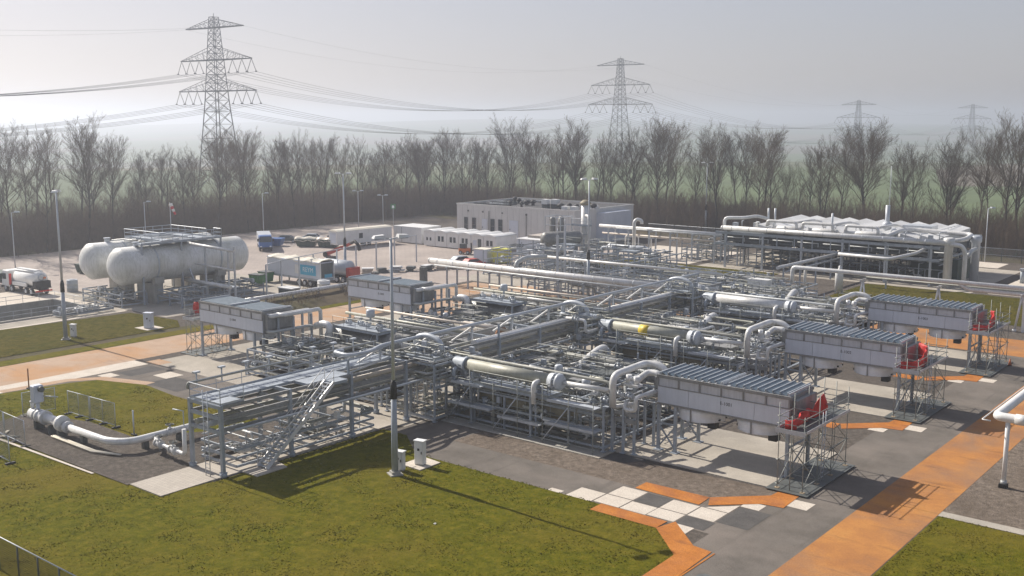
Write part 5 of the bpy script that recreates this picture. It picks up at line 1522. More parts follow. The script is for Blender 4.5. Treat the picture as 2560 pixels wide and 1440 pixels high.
# ------------------------------------------------------------------ control building
cb = thing("control_building", "large pale flat-roofed control building with precast walls and roof vents", "building", (-148.5, 165, 0))
MB().bb(0, 30.3, 0, 21, 0, 6.55).build("walls", M["precast"], cb)
MB().bb(30.31, 32.0, 7.5, 17.5, 0, 5.9).build("annex", M["panel"], cb)
mb = MB()
for k in range(1, 20): mb.bb(k * 1.52 - .015, k * 1.52 + .015, -.012, 0, .1, 6.4)
mb.build("wall_joints", M["trim"], cb)
mb = MB().bb(-.08, 30.38, -.08, .12, 6.55, 6.8).bb(-.08, 30.38, 20.88, 21.08, 6.55, 6.8).bb(-.08, .12, .12, 20.88, 6.55, 6.8).bb(30.18, 30.38, .12, 20.88, 6.55, 6.8)
mb.build("parapet", M["precast"], cb)
MB().bb(.2, 30.1, .2, 20.8, 6.552, 6.6).build("roof", M["roof_d"], cb)
for x, w_ in ((2.1, .95), (4.3, .95), (9.3, 1.0), (11.35, 1.0)):
    f = MB().bb(x, x + w_, -.06, 0, 1.15, 3.95).build("window", M["glass"], cb)
    MB().bb(x - .08, x, -.09, 0, 1.1, 4.0).bb(x + w_, x + w_ + .08, -.09, 0, 1.1, 4.0).bb(x, x + w_, -.09, -.062, 3.95, 4.03).bb(x, x + w_, -.085, -.062, 2.5, 2.56).build("frame", M["trim"], f)
for x, w_ in ((6.9, 1.5), (14.2, 2.3)):
    d = MB().bb(x, x + w_, -.07, 0, .6, 4.0 if w_ > 2 else 3.9).build("door", M["panel"], cb)
    MB().box(x + .2, -.1, 2.0, .1, .05, .3).build("handle", M["black"], d)
MB().bb(4.4, 8.9, -1.4, -.1, .9, 1.35).build("balcony", M["wood"], cb)
for x in (8.9 - .05, 18.6): MB().beam((x, -.1, .2), (x, -.1, 5.6), .12).build("drainpipe", M["trim"], cb)
for x in (3.2, 7.2, 12.4, 18.6, 24.5): MB().box(x, -.1, 5.2, .3, .14, .3).build("wall_lamp", M["steel_d"], cb)
for x, y in ((20.8, 3.5), (22.3, 4.6)):
    u = MB().box(x, y, 6.6, 1.25, 1.2, .8).build("roof_unit", M["steel_d"], cb)
    MB().box(x, y, 7.4, 1.35, 1.3, .95).build("hood", M["white"], u)
for x, y, r_ in ((12, 3, .4), (15.6, 2.2, .4), (13.6, 6.4, .65), (14.8, 7, .6), (18.8, 6, .5), (24.4, 3.6, .75), (25.5, 5, .5), (33.2 - 3.5, 7.3, .7), (28, 4, .5), (9.5, 9, .5), (6, 12, .5)):
    MB().cyl((x, y, 6.6), (x, y, 7.1), r_ * .6, 12).lathe((x, y, 7.05), (0, 0, 1), [(0, r_ * .6), (.1, r_), (.35, r_), (.6, r_ * .7), (.72, .05)], 14).build("vent", M["black"], cb)
for x, y in ((26.6, 2.2), (28.4, 2.6), (29.4, 8)): MB().box(x, y, 6.6, 1.3, 1.1, .75).build("skylight", M["white"], cb)
for y in (3, 8.5, 14): MB().bb(2, 11, y, y + 3.6, 6.65, 6.8).build("solar_array", M["glass"], cb)

# ------------------------------------------------------------------ long pipe across the plant
bp = thing("trunk_pipeline", "thick pale pipeline on steel posts crossing behind the left bays", "pipeline", (-107.5, 113.6, 0))
MB().tube([(0, 0, 3.35), (47.5, 0, 3.35)], .42, 16).lathe((-.5, 0, 3.35), (1, 0, 0), [(0, .2), (.2, .42), (.5, .42)], 16).build("main_pipe", M["pipe_w"], bp)
MB().tube([(1.5, -.9, 2.9), (47.5, -.9, 2.9)], .14, 8).build("side_pipe", M["pipe_g"], bp)
MB().tube([(.5, .9, 2.9), (47, .9, 2.9)], .12, 8).build("side_pipe", M["pipe_d"], bp)
MB().tube([(16.2, 0, 3.6), (16.2, .2, 4.4), (16.2, 2.2, 4.9), (16.5, 6.5, 4.6)], .32, 12, bend=.8).build("branch_pipe", M["pipe_g"], bp)
for k in range(12):
    x = 4.2 + k * 4.05
    for y in (-1.1, 1.1): MB().beam((x, y, .02), (x, y, 2.8), .2).build("post", M["steel"], bp)
    MB().beam((x, -1.4, 2.72), (x, 1.4, 2.72), .2).build("cross_beam", M["steel"], bp)
MB().box(-1.6, 0, 0, .9, .8, 2.2).build("end_cabinet", M["steel_d"], bp)
t = thing("slim_pipeline", "slimmer pale pipeline behind the thick one, on thin posts", "pipeline", (-96, 123.2, 0))
MB().tube([(0, 0, 4.1), (31.5, 0, 4.1)], .2, 10).build("main_pipe", M["pipe_w"], t)
MB().tube([(3, .8, 3.9), (31, .8, 3.9)], .1, 8).build("side_pipe", M["pipe_g"], t)
for k in range(8): MB().beam((1 + k * 4.2, .4, .02), (1 + k * 4.2, .4, 4.0), .18).build("post", M["steel"], t)

# ------------------------------------------------------------------ process unit with the exhaust stack
un = thing("process_unit", "grey framed process unit around the foot of the exhaust stack", "process unit", (-95, 131, 0))
clutter(un, -12, 14, -6, 12, 4.2, 501, 90, 40, 9, 5, ("pipe_g", "galv", "pipe_d", "steel_d", "pipe_w"), True, .2)
un2 = thing("process_skid", "low grey pipework skid between the thick pale pipeline and the middle lawn", "process skid", (-78, 128.5, 0), 0, "process skids full of pipes and valves")
clutter(un2, -7, 14, -6, 9, 2.6, 502, 70, 40, 8, 2)
un3 = thing("process_skid", "dense pipework skid at the far end of the central rack", "process skid", (-62, 122, 0), 0, "process skids full of pipes and valves")
clutter(un3, -9, 6, -7, 12, 2.6, 503, 80, 46, 10, 2)
un4 = thing("process_skid", "dark pipework in the shade below the thick pale pipeline", "process skid", (-86, 118, 0), 0, "process skids full of pipes and valves")
clutter(un4, -4, 22, -3.4, 1.6, 2.5, 504, 46, 30, 6, 0)
dt = thing("horizontal_drum", "dark grey horizontal drum with a pale cover on top of the process unit", "drum", (-103.6, 136.5, 0))
MB().lathe((0, -1, 4.9), (.55, 1, 0), [(0, .1), (.15, .8), (.6, 1.15), (6.6, 1.15), (7.0, .8), (7.1, .1)], 24).build("shell", M["vessel"], dt)
MB().bb(-3.2, -.6, -.5, 4.8, 4.9, 5.3).build("cover", M["clad"], dt)
for a in (.8, 4.6): MB().bb(a * .5 - .8, a * .5 + .9, a - .2, a + .2, .02, 3.95).build("saddle", M["steel"], dt)
stk = thing("exhaust_stack", "tall pale exhaust stack with a rust-brown conical cap", "stack", (-101.6, 145, 0))
MB().cyl((0, 0, 0), (0, 0, 10.0), .72, 24).build("flue", M["pipe_w"], stk)
MB().lathe((0, 0, 9.95), (0, 0, 1), [(0, .75), (.2, .95), (.35, .98), (.62, .7), (.85, .4), (.9, .05)], 24).build("cap", M["rustv"], stk)
for z in (2.6, 5.0, 6.6): MB().lathe((0, 0, z), (0, 0, 1), [(0, .76), (.14, .76)], 24).build("band", M["galv"], stk)
grating_mb(MB(), -1.7, 1.8, -1.7, -.75, 6.7).build("platform", M["grate"], stk)
railing_mb(MB(), [(-1.7, -.78, 6.75), (-1.7, -1.7, 6.75), (1.8, -1.7, 6.75), (1.8, -.78, 6.75)]).build("railing", M["galv"], stk)
MB().tube([(.9, -1.0, 3.4), (1.5, -1.0, 3.4), (1.5, -1, 8.1), (.5, -.5, 8.3)], .28, 10, bend=.5).build("side_duct", M["pipe_w"], stk)
cw = thing("column_tower", "group of dark upright columns in a frame beside the exhaust stack", "tower", (-106.2, 142, 0))
for x, y in ((0, 0), (1.5, .4), (.6, 1.6)): MB().lathe((x, y, 0), (0, 0, 1), [(0, .5), (7.6, .5), (7.9, .3), (8, .05)], 16).build("column", M["vessel"], cw)
mb = MB()
for x in (-.9, 2.3):
    for y in (-.9, 2.4): mb.beam((x, y, 0), (x, y, 8.1), .14)
for z in (2.5, 4.6, 6.6, 8.0):
    mb.beam((-.9, -.9, z), (2.3, -.9, z), .12).beam((-.9, 2.4, z), (2.3, 2.4, z), .12).beam((-.9, -.9, z), (-.9, 2.4, z), .12).beam((2.3, -.9, z), (2.3, 2.4, z), .12)
mb.build("frame", M["galv"], cw)
for x, y, h, lb in ((-87.0, 117.5, 8.2, "slim grey column left of the pair in front of the process unit"), (-93.4, 128.0, 8.4, "slim grey column right of the pair in front of the process unit")):
    c_ = thing("vent_mast", lb, "mast", (x, y, 0), 0, "slim columns before the process unit")
    MB().beam((0, 0, 0), (0, 0, h), .26).box(0, 0, 0, .6, .6, .06).build("post", M["galv"], c_)
    MB().cyl((0, 0, h), (0, 0, h + .9), .06, 6).build("tip", M["galv"], c_)
MB_ = thing("elbow_duct", "thick grey duct bending down at the right side of the process unit", "duct", (-88.5, 142, 0))
MB().tube([(-6, -.5, 3.8), (1.0, .5, 3.8), (2.4, .8, 1.0), (2.4, .8, 0)], .5, 14, bend=1.2).build("duct", M["galv"], MB_)
ct = thing("container", "lime yellow open container beside the site offices", "container", (-113.5, 137.5, .01), R(4))
MB().bb(-1.2, 1.2, -1.1, 1.1, .1, 2.4).build("body", M["lime"], ct); MB().bb(-1.35, 2.6, -1.3, 1.3, 2.4, 2.52).build("canopy", M["lime"], ct)
ct = thing("container", "grey-blue steel cabinet left of the lime yellow container", "container", (-116.6, 136.4, .01), R(4))
MB().bb(-1.4, 1.4, -1.1, 1.1, .1, 2.2).build("body", M["panel"], ct); MB().bb(-1.5, 1.5, -1.2, 1.2, 2.2, 2.3).build("lid", M["offwhite"], ct)
ct = thing("cabin", "small pale blue-grey cabin behind the lime yellow container", "cabin", (-114, 148.5, .01))
MB().bb(-4, 5, -1.5, 1.5, .1, 2.9).build("body", M["panel"], ct); MB().bb(-4.1, 5.1, -1.6, 1.6, 2.9, 3.05).build("roof", M["white"], ct)
# goose-neck vent
gv = thing("vent_pipe", "white hooked vent pipe in front of the control building's right end", "vent", (-100.5, 158.5, 0))
MB().tube([(0, 0, 0), (0, 0, 6.2), (.3, .4, 6.7), (1.0, .9, 6.4), (1.0, .9, 5.8)], .3, 12, bend=.5).build("pipe", M["pipe_w"], gv)

# ------------------------------------------------------------------ far pipe rack
fr = thing("pipe_rack", "far slender pipe rack running from the exhaust stack towards the cooler bank", "pipe rack", (-109, 160.2, 0))
MB().tube([(0, 0, 4.9), (29.0, 0, 4.9)], .3, 12).build("top_pipe", M["pipe_w"], fr)
MB().tube([(0, .9, 3.5), (29, .9, 3.5)], .16, 8).build("lower_pipe", M["clad"], fr)
MB().tube([(4, -.6, 4.75), (29, -.6, 4.75)], .12, 8).build("side_pipe", M["pipe_g"], fr)
for k in range(7):
    for y in (-.9, 1.4): MB().beam((2.5 + k * 4.3, y, 0), (2.5 + k * 4.3, y, 4.7), .22).build("post", M["galv"], fr)
    MB().beam((2.5 + k * 4.3, -1.1, 4.5), (2.5 + k * 4.3, 1.6, 4.5), .2).beam((2.5 + k * 4.3, -1.1, 3.25), (2.5 + k * 4.3, 1.6, 3.25), .16).build("cross_beam", M["steel"], fr)
sk = thing("process_skid", "small skid standing on the sand floor below the far pipe rack", "process skid", (-86.5, 163.5, 0), 0, "process skids full of pipes and valves")
clutter(sk, -6, 3, -2, 5, 3.0, 511, 30, 18, 4, 1)
ar = thing("pipe_portal", "low white pipe portal in front of the control building's right end", "pipe portal", (-103.5, 163.5, 0))
MB().tube([(-2, 0, 0), (-2, 0, 3.0), (3.5, 0, 3.0), (3.5, 0, 0)], .14, 8, bend=.5).tube([(.8, 0, 3), (.8, 0, 0)], .12, 8).build("pipe", M["pipe_w"], ar)

# ------------------------------------------------------------------ cooler bank at the back right
bk = thing("cooler_bank", "wide raised bank of coolers with white ducts on top, back right", "cooler bank", (-47.3, 156.5, 0))
for k in range(6):
    x = -1.2 - k * 6.6
    for y in (0, 7, 14, 21):
        MB().beam((x, y, .02), (x, y, 6.0 if y == 0 else 5.6), .3, .28).build("leg", M["galv"] if y == 0 else M["steel_d"], bk)
mb = MB()
for y in (0, 7, 14, 21):
    for z in (3.9, 5.7): mb.beam((-36, y, z), (0, y, z), .3, .4)
for k in range(13): mb.beam((-36 + k * 3, 0, 3.9), (-36 + k * 3, 21, 3.9), .16, .26)
mb.build("main_beams", M["steel"], bk)
for j in range(4):
    mb = MB()
    for k in range(3): mb.bb(-35.5, -.6, 1.2 + j * 5, 1.5 + j * 5, 4.25 + k * .48, 4.5 + k * .48)
    mb.bb(-35.5, -.6, 1.55 + j * 5, 5.6 + j * 5, 4.2, 5.5)
    mb.build("tube_bundle", M["steel_d"], bk)
for k in range(12):
    MB().beam((-34 + k * 2.95, .0, 4.1), (-34 + k * 2.95, .0, 5.6), .14).build("front_strut", M["steel"], bk)
for k in range(5):
    for j in range(3):
        x, y = -33 + k * 6.8, 4 + j * 6.4
        MB().lathe((x, y, 4.1), (0, 0, -1), [(0, 1.7), (.9, 1.55), (.95, 1.65)], 20).build("fan_ring", M["steel_d"], bk)
for k in range(10):
    x = -30 + k * 2.9
    MB().hexa([(x, 3, 5.95), (x + 2.4, 3, 5.95), (x + 2.4, 20, 5.95), (x, 20, 5.95), (x, 3, 7.15), (x + 2.4, 3, 6.6), (x + 2.4, 20, 7.0), (x, 20, 7.55)]).build("roof_module", M["white"] if k % 2 else M["pipe_w"], bk)
MB().tube([(-34.5, -.2, 6.55), (1.5, -.2, 6.55)], .38, 18).lathe((-35.0, -.2, 6.55), (1, 0, 0), [(0, .12), (.2, .34), (.5, .38)], 18).build("front_header", M["pipe_w"], bk)
MB().tube([(-34.8, .6, 6.6), (-34.8, .6, 8.1), (-31.5, 1.6, 8.2), (-30.2, 3, 8.5), (-28.6, 4, 8.0), (-28.6, 4, 7.0)], .27, 12, bend=.8).build("duct", M["pipe_w"], bk)
for x0 in (-27.5, -21.5, -14.5):
    MB().tube([(x0, 1.2, 7.1), (x0, 1.2, 8.0), (x0 + 5, 1.2, 8.0), (x0 + 5, 1.2, 6.8)], .24, 12, bend=.6).build("duct", M["pipe_w"], bk)
    MB().tube([(x0 + 5, 1.3, 8.0), (x0 + 6.2, 5, 8.2), (x0 + 7.4, 5, 8.1), (x0 + 8, 5, 7.0)], .2, 12, bend=.7).build("duct", M["pipe_w"], bk)
    MB().lathe((x0 + 1, 2.6, 6.7), (1, 0, 0), [(0, .3), (.3, .5), (4, .5), (4.3, .3)], 16).build("drum", M["pipe_w"], bk)
MB().tube([(-7.8, .4, 6.9), (-7.2, 4.6, 7.5), (-6, 6.6, 7.5), (2.6, 6.6, 7.3), (2.6, 2.6, 6.9), (.4, 1.6, 6.6)], .34, 14, bend=1.0).build("loop_duct", M["pipe_w"], bk)
MB().cyl((-10.6, 8, 5.9), (-10.6, 8, 10.9), .34, 14).lathe((-10.6, 8, 7.0), (0, 0, 1), [(0, .34), (.3, .7), (1.1, .7), (1.4, .34)], 14).build("vent_stack", M["galv"], bk)
MB().cyl((-10.4, 8, 10.9), (-10.4, 8, 17.0), .06, 6).build("lightning_rod", M["galv"], bk)
for x, y in ((-29.6, 6), (-28.6, 6.4), (-17.5, 3.2)): MB().cyl((x, y, 6.6), (x, y, 9.6), .16, 10).build("vent_stack", M["galv"], bk)
MB().bb(-9.5, -5.0, 12, 15, 6.0, 7.6).build("roof_house", M["galv"], bk)
railing_mb(MB(), [(-9.5, 8.6, 6.2), (-3, 8.6, 6.2), (-3, 20, 6.2)], 1.2, 1.5, .04).build("railing", M["galv"], bk)
for x, y in ((1.2, .2), (3.4, 5.6)):
    mb = MB().lathe((x, y, .02), (0, 0, 1), [(0, .6), (6.2, .6), (6.4, .78), (7.2, .78), (7.3, .5)], 22)
    mb.build("scrubber_column", M["galv"] if y > 3 else M["pipe_w"], bk)
MB().tube([(1.4, -.2, 6.4), (3.0, .2, 6.3), (3.4, .6, 5.2), (3.4, .6, 0)], .32, 14, bend=1.1).build("downcomer", M["pipe_w"], bk)
MB().tube([(3.6, .9, 4.6), (3.6, 3, 5.4), (3.6, 5, 5.4)], .3, 12, bend=.6).build("elbow", M["pipe_g"], bk)
MB().tube([(-12.4, -6.5, 4.55), (-4.9, -6.5, 4.4), (-2.6, -2.2, 5.0), (-1.9, .2, 5.6)], .24, 12, bend=.5).build("feed_pipe", M["pipe_w"], bk)
for x in (-12, -5.2): MB().beam((x, -6.5, 0), (x, -6.5, 4.2), .2).build("feed_post", M["galv"], bk)
MB().tube([(-15.2, -21, 3.8), (-15.2, .2, 3.65)], .24, 12).build("supply_pipe", M["pipe_w"], bk)
for k in range(4): MB().beam((-15.2, -19 + k * 5.6, 0), (-15.2, -19 + k * 5.6, 3.45), .2).build("supply_post", M["steel"], bk)
MB().tube([(-14.4, -20, 3.2), (-14.4, .2, 3.2)], .14, 8).build("supply_pipe", M["pipe_g"], bk)
for k in range(26):
    r_ = random.Random(900 + k); x = -34 + k * 1.32 + r_.uniform(-.3, .3); y = r_.uniform(1.4, 6)
    h = r_.uniform(.4, 1.5)
    if k % 2: MB().tube([(x, y, 6.3), (x, y, 6.9 + h * .6), (x + r_.uniform(-1.2, 1.2), y + r_.uniform(0, 1.5), 6.9 + h * .6)], .08, 6, bend=.2).build("small_pipe", M["galv"], bk)
    else: MB().box(x, y, 6.5, r_.uniform(.4, .9), r_.uniform(.4, .9), r_.uniform(.4, .9)).build("fitting", M[r_.choice(["galv", "steel", "white"])], bk)
for k in range(9):
    x = -34.5 + k * 4.2
    MB().tube([(x, .5, 5.0), (x + 3.4, .5, 5.0), (x + 3.4, .5, 4.4)], .09, 6).build("small_pipe", M["pipe_g"], bk)
clutter(thing("process_skid", "dark machinery in the shade beneath the cooler bank", "process skid", (-64, 168, 0), 0, "process skids full of pipes and valves"), -16, 16, -9, 9, 3.2, 520, 70, 30, 8, 2)
ws = thing("work_screens", "greenish dark enclosure panels beneath the right part of the cooler bank", "enclosure", (-49.5, 163, 0))
MB().bb(-4, 3, 0, .15, .02, 3.4).bb(2.85, 3, .15, 8, .02, 3.4).build("panels", M["dgreen"], ws)

# ------------------------------------------------------------------ right pipe bridge on trestles
br = thing("pipe_bridge", "long pale pipe bridge on A-shaped trestles over the back lawn", "pipe bridge", (-57.5, 128.8, 0))
MB().tube([(.2, 0, 3.0), (.2, 0, 5.1), (44, 0, 5.05)], .27, 12, bend=.5).build("upper_pipe", M["pipe_w"], br)
MB().tube([(21, .1, 5.0), (22, .1, 4.35), (44, .1, 4.3)], .25, 12, bend=.5).build("lower_pipe", M["pipe_w"], br)
MB().tube([(1.7, .6, 3.0), (1.7, .6, 5.0), (9, .6, 5.0)], .2, 10, bend=.4).build("short_pipe", M["white"], br)
MB().tube([(8, .7, 4.6), (44, .7, 4.6)], .1, 8).build("thin_pipe", M["pipe_d"], br)
for x in (9.5, 18.7, 28.0):
    mb = MB().tube([(x - .55, -.2, 0), (x, .1, 4.3)], .13, 8).tube([(x + .55, .4, 0), (x, .1, 4.3)], .13, 8).beam((x, -.6, 4.3), (x, 1.0, 4.3), .2)
    mb.cyl((x - .55, -.2, 0), (x - .55, -.2, .3), .25, 10).cyl((x + .55, .4, 0), (x + .55, .4, .3), .25, 10)
    mb.build("trestle", M["pipe_w"], br)
MB().beam((28.3, .1, 0), (28.3, .1, 4.3), .3).build("end_post", M["white"], br)
vv = thing("upright_vessel", "slim pale upright vessel with rounded top beside the back lawn", "vessel", (-56.4, 142.4, 0))
MB().lathe((0, 0, .3), (0, 0, 1), [(0, .55), (2.7, .55), (3.0, .42), (3.2, .15), (3.6, .12)], 18).build("shell", M["white"], vv)
for k in range(3):
    a = k * 2.1; MB().beam((.5 * math.cos(a), .5 * math.sin(a), .0), (.5 * math.cos(a), .5 * math.sin(a), .5), .12).build("leg", M["steel"], vv)
cm = thing("compressor_set", "cluster of pale pumps and pots at the far end of the right bays", "compressor", (-57.5, 121.5, 0))
clutter(cm, -5, 8, -6, 7, 2.4, 530, 60, 40, 10, 2, ("pipe_w", "galv", "pipe_g", "pipe_w", "pipe_d"))
for x, y, r_, h in ((3, -4, .55, 1.9), (4.6, -3.4, .5, 1.6), (6.4, -2, .65, 2.0), (1.6, -2.6, .5, 1.7)):
    MB().lathe((x, y, .3), (0, 0, 1), [(0, r_), (h * .7, r_), (h * .72, r_ * 1.2), (h * .78, r_ * 1.2), (h * .8, r_ * .8), (h, r_ * .6), (h + .1, .05)], 16).build("pot", M["pipe_w"], cm)
MB().tube([(8, -5, .6), (8.2, -5, 1.8), (9.5, -3.2, 3.0), (10.4, -1.6, 3.0)], .38, 14, bend=.9).build("large_elbow_pipe", M["pipe_w"], cm)
MB().bb(-4.5, -1.8, 4, 5.6, 2.4, 3.5).build("white_housing", M["white"], cm)
for x in (-4.3, -2): 
    for y in (4.2, 5.4): MB().beam((x, y, .02), (x, y, 2.4), .16).build("housing_leg", M["steel"], cm)

for k in range(15): MB().lathe((1.5 + k * 3.1, 0, 3.35), (1, 0, 0), [(0, .435), (.1, .435)], 16).build("band", M["galv"], bp)
for k in range(11): MB().lathe((-33 + k * 3.1, -.2, 6.55), (1, 0, 0), [(0, .395), (.1, .395)], 18).build("band", M["galv"], bk)

# ------------------------------------------------------------------ light masts
def light_mast(loc, label, h=16.2, double=True, rz=0.0, big=True):
    t = thing("light_mast", label, "light mast", loc, rz, "tall site light masts" if big else "low lamp posts by the trees")
    if big:
        MB().tube([(0, 0, .1), (0, 0, h * .34)], [.24, .19], 10).build("lower_pole", M["steel"], t)
        MB().tube([(0, 0, h * .34), (0, 0, h)], [.14, .09], 8).build("upper_pole", M["galv"], t)
        MB().lathe((0, 0, h * .33), (0, 0, 1), [(0, .24), (.9, .22), (1.3, .14)], 10).build("hinge_sleeve", M["black"], t)
        MB().box(0, 0, 0, .9, .9, .12).bb(-.3, .3, -.3, .3, .12, .3).build("base_plate", M["concrete"], t)
    else:
        MB().tube([(0, 0, 0), (0, 0, h)], [.1, .06], 8).build("pole", M["galv"], t)
    for s in ((-1, 1) if double else (1,)):
        MB().beam((s * .1, 0, h - .05), (s * .55, 0, h + .05), .07).build("arm", M["galv"], t)
        f = MB().hexa([(s * .45, -.32, h), (s * 1.25, -.28, h + .02), (s * 1.25, .28, h + .02), (s * .45, .32, h), (s * .5, -.25, h + .24), (s * 1.15, -.18, h + .2), (s * 1.15, .18, h + .2), (s * .5, .25, h + .24)]).build("lamp_head", M["galv"] if not big else M["white"], t)
        MB().bb(min(s * .55, s * 1.15), max(s * .55, s * 1.15), -.22, .22, h - .03, h - .005).build("lens", M["glass"], f)
    return t
light_mast((-49.9, 48.9, 0), "tall light mast in the foreground beside two white cabinets", 16.3, True, R(65))
light_mast((-110.2, 57.8, 0), "tall light mast on the left lawn near the basin", 16.3, True, R(-40))
light_mast((-118.6, 106.6, 0), "tall light mast beside the box trailer", 16.1, True, R(35))
light_mast((-81.4, 117.0, 0), "tall light mast in front of the exhaust stack", 16.1, True, R(60))
light_mast((-109.5, 201, 0), "tall light mast by the trees behind the cooler bank's left end", 15.0, True, R(20))
for (x, y, h, lb) in ((-170.5, 81.7, 9.2, "low lamp post at the left edge of the yard"), (-172.9, 133.7, 9.4, "low lamp post behind the blue-fronted lorry"), (-174.5, 161.1, 8.4, "low lamp post left of the twin lamp, behind the long trailer"), (-176.8, 170.9, 6.8, "short twin-headed lamp post behind the long trailer"), (-49.9, 190.1, 9.2, "leaning lamp post right of the cooler bank"), (-180.7, 112, 8.6, "thin lamp post behind the storage tanks")):
    light_mast((x, y, 0), lb, h, "twin" in lb, R(50), False)

# ------------------------------------------------------------------ cabinets
def cabinet(loc, rz, w, d, h, label, mat="white"):
    t = thing("cabinet", label, "electrical cabinet", loc, rz, "outdoor electrical cabinets")
    MB().bb(-w / 2, w / 2, -d / 2, d / 2, .1, h).build("body", M[mat], t, bevel=.02)
    MB().bb(-w / 2 - .05, w / 2 + .05, -d / 2 - .05, d / 2 + .05, h, h + .07).build("roof", M[mat], t)
    MB().bb(-w / 2 + .03, w / 2 - .03, -d / 2 + .02, d / 2 - .02, 0, .1).build("plinth", M["concrete"], t)
    dd = MB().bb(-w / 2 + .05, w / 2 - .05, -d / 2 - .02, -d / 2, .16, h - .06).build("door", M[mat], t)
    MB().box(w / 2 - .12, -d / 2 - .04, h * .5, .05, .05, .18).build("handle", M["black"], dd)
    MB().bb(-.1, .08, -d / 2 - .028, -d / 2 - .02, h * .62, h * .72).build("warning_plate", M["text"], dd)
cabinet((-49.9, 51.4, .06), R(12), .72, .45, 1.75, "white upright cabinet standing on a pale slab by the foreground mast")
cabinet((-50.3, 49.75, .02), R(12), .72, .4, 1.35, "lower white cabinet right beside the foreground mast")
cabinet((-108.8, 67.2, .05), R(30), .95, .7, 1.8, "grey-white cabinet on the left lawn", "panel")
cabinet((-110.9, 59.1, .05), R(20), .6, .4, 1.4, "small white cabinet behind the left lawn mast")
slabs("cabinet_slab", "pale", [[(-51.0, 50.6), (-49.1, 50.5), (-49.1, 52.6), (-51.0, 52.8)], rect(-110.2, -107.6, 66.2, 68.4)], 0, .1)

# ------------------------------------------------------------------ pig launcher and pipeline
pg = thing("pig_launcher", "white pipeline launcher with upright actuator on dark gravel", "pipeline launcher", (-80.6, 39.0, .07))
MB().lathe((0, 0, 1.05), (1, 0, 0), [(0, .1), (.05, .36), (.2, .44), (.9, .44), (.95, .5), (1.1, .5), (1.15, .4), (1.3, .4), (1.35, .52), (1.6, .52), (1.65, .44), (2.2, .44), (2.25, .55), (2.5, .55), (2.5, .36), (4.6, .36), (4.6, .6), (4.95, .62), (5.0, .55), (5.05, .1)], 26).build("barrel", M["pipe_w"], pg)
MB().cyl((1.2, 0, 1.4), (1.2, 0, 2.1), .16, 12).bb(.85, 1.55, -.4, .4, 2.1, 3.5).build("actuator", M["panel"], pg, bevel=.08)
MB().lathe((1.55, .1, 3.2), (1, 0, 0), [(0, .22), (.3, .22)], 14).build("motor", M["steel_d"], pg)
MB().cyl((.35, 0, 1.3), (.35, 0, 2.0), .15, 12).lathe((.35, 0, 1.95), (0, 0, 1), [(0, .2), (.12, .2)], 12).build("vent", M["pipe_w"], pg)
MB().tube([(1.6, .3, 2.6), (2.7, .9, 2.6)], .05, 6).build("handle_rod", M["galv"], pg)
for x in (1.2, 3.4, 4.7): MB().bb(x - .18, x + .18, -.35, .35, 0, .65).build("support", M["steel_d"], pg)
pp = thing("pipeline", "white pipeline curving across the gravel into the near end of the rack", "pipeline", (-75.1, 39.1, .07))
MB().tube([(0, 0, .85), (5.6, 0, .85), (7.0, .9, .85), (7.05, 6.5, .85), (7.1, 8.5, .9)], .27, 14, bend=2.0).build("main_pipe", M["pipe_w"], pp)
MB().lathe((-.35, 0, .85), (1, 0, 0), [(0, .05), (.02, .42), (.16, .42), (.18, .46), (.4, .46), (.42, .28)], 20).build("end_flange", M["pipe_w"], pp)
for x, y in ((2.2, 0), (6.9, 2.2), (7.05, 5)): MB().bb(x - .2, x + .2, y - .2, y + .2, 0, .6).build("support", M["steel_d"], pp)
MB().tube([(7.05, 3.0, .85), (8.4, 2.2, .75), (12.4, 1.9, .75), (12.4, 1.9, 2.6)], .15, 10, bend=.4).build("branch_pipe", M["pipe_w"], pp)
for p in ((8.8, 2.15, .78), (7.06, 4.2, .85), (10.8, 2.0, .75)): valve(pp, p, (1, -.1, 0) if p[0] > 8 else (0, 1, 0), .16, "pipe_w")
MB().tube([(7.06, 5.4, .9), (7.06, 5.4, 2.2), (6.3, 5.0, 2.3)], .05, 6).build("valve_spindle", M["galv"], pp)
mb = MB()
for y in (-.95, -.8, -.65): mb.tube([(-1.0, y + .1, .18), (4.9, y, .18), (7.3, .2 + y * .3, .18)], .05, 5)
mb.build("cable_ducts", M["offwhite"], pp)
d_ = thing("loose_ducts", "two pale ducts lying in a V beside the launcher on the gravel", "duct", (-80.3, 36.9, .1))
for y in (0, .16): MB().tube([(0, y, .06), (1.0, -1.0 + y, .06)], .06, 5).tube([(1.0, -1.0 + y, .06), (2.1, -.2 + y, .06)], .06, 5).build("duct", M["offwhite"], d_)

# mesh fence panels on rubber feet
def alpha_mesh(name, c, scale, w):
    m, nt, b = new_mat(name)
    cc = coord(nt); sx = nt.nodes.new("ShaderNodeSeparateXYZ"); nt.links.new(cc, sx.inputs[0])
    outs = []
    for i, sc in ((0, scale), (2, scale * .6)):
        ml = nt.nodes.new("ShaderNodeMath"); ml.operation = 'MULTIPLY'; ml.inputs[1].default_value = sc; nt.links.new(sx.outputs[i], ml.inputs[0])
        fr_ = nt.nodes.new("ShaderNodeMath"); fr_.operation = 'FRACT'; nt.links.new(ml.outputs[0], fr_.inputs[0])
        lt = nt.nodes.new("ShaderNodeMath"); lt.operation = 'LESS_THAN'; lt.inputs[1].default_value = w; nt.links.new(fr_.outputs[0], lt.inputs[0]); outs.append(lt.outputs[0])
    mx = nt.nodes.new("ShaderNodeMath"); mx.operation = 'MAXIMUM'; nt.links.new(outs[0], mx.inputs[0]); nt.links.new(outs[1], mx.inputs[1])
    nt.links.new(mx.outputs[0], b.inputs["Alpha"])
    b.inputs["Base Color"].default_value = rgba(c); b.inputs["Metallic"].default_value = .4; b.inputs["Roughness"].default_value = .5
    return m
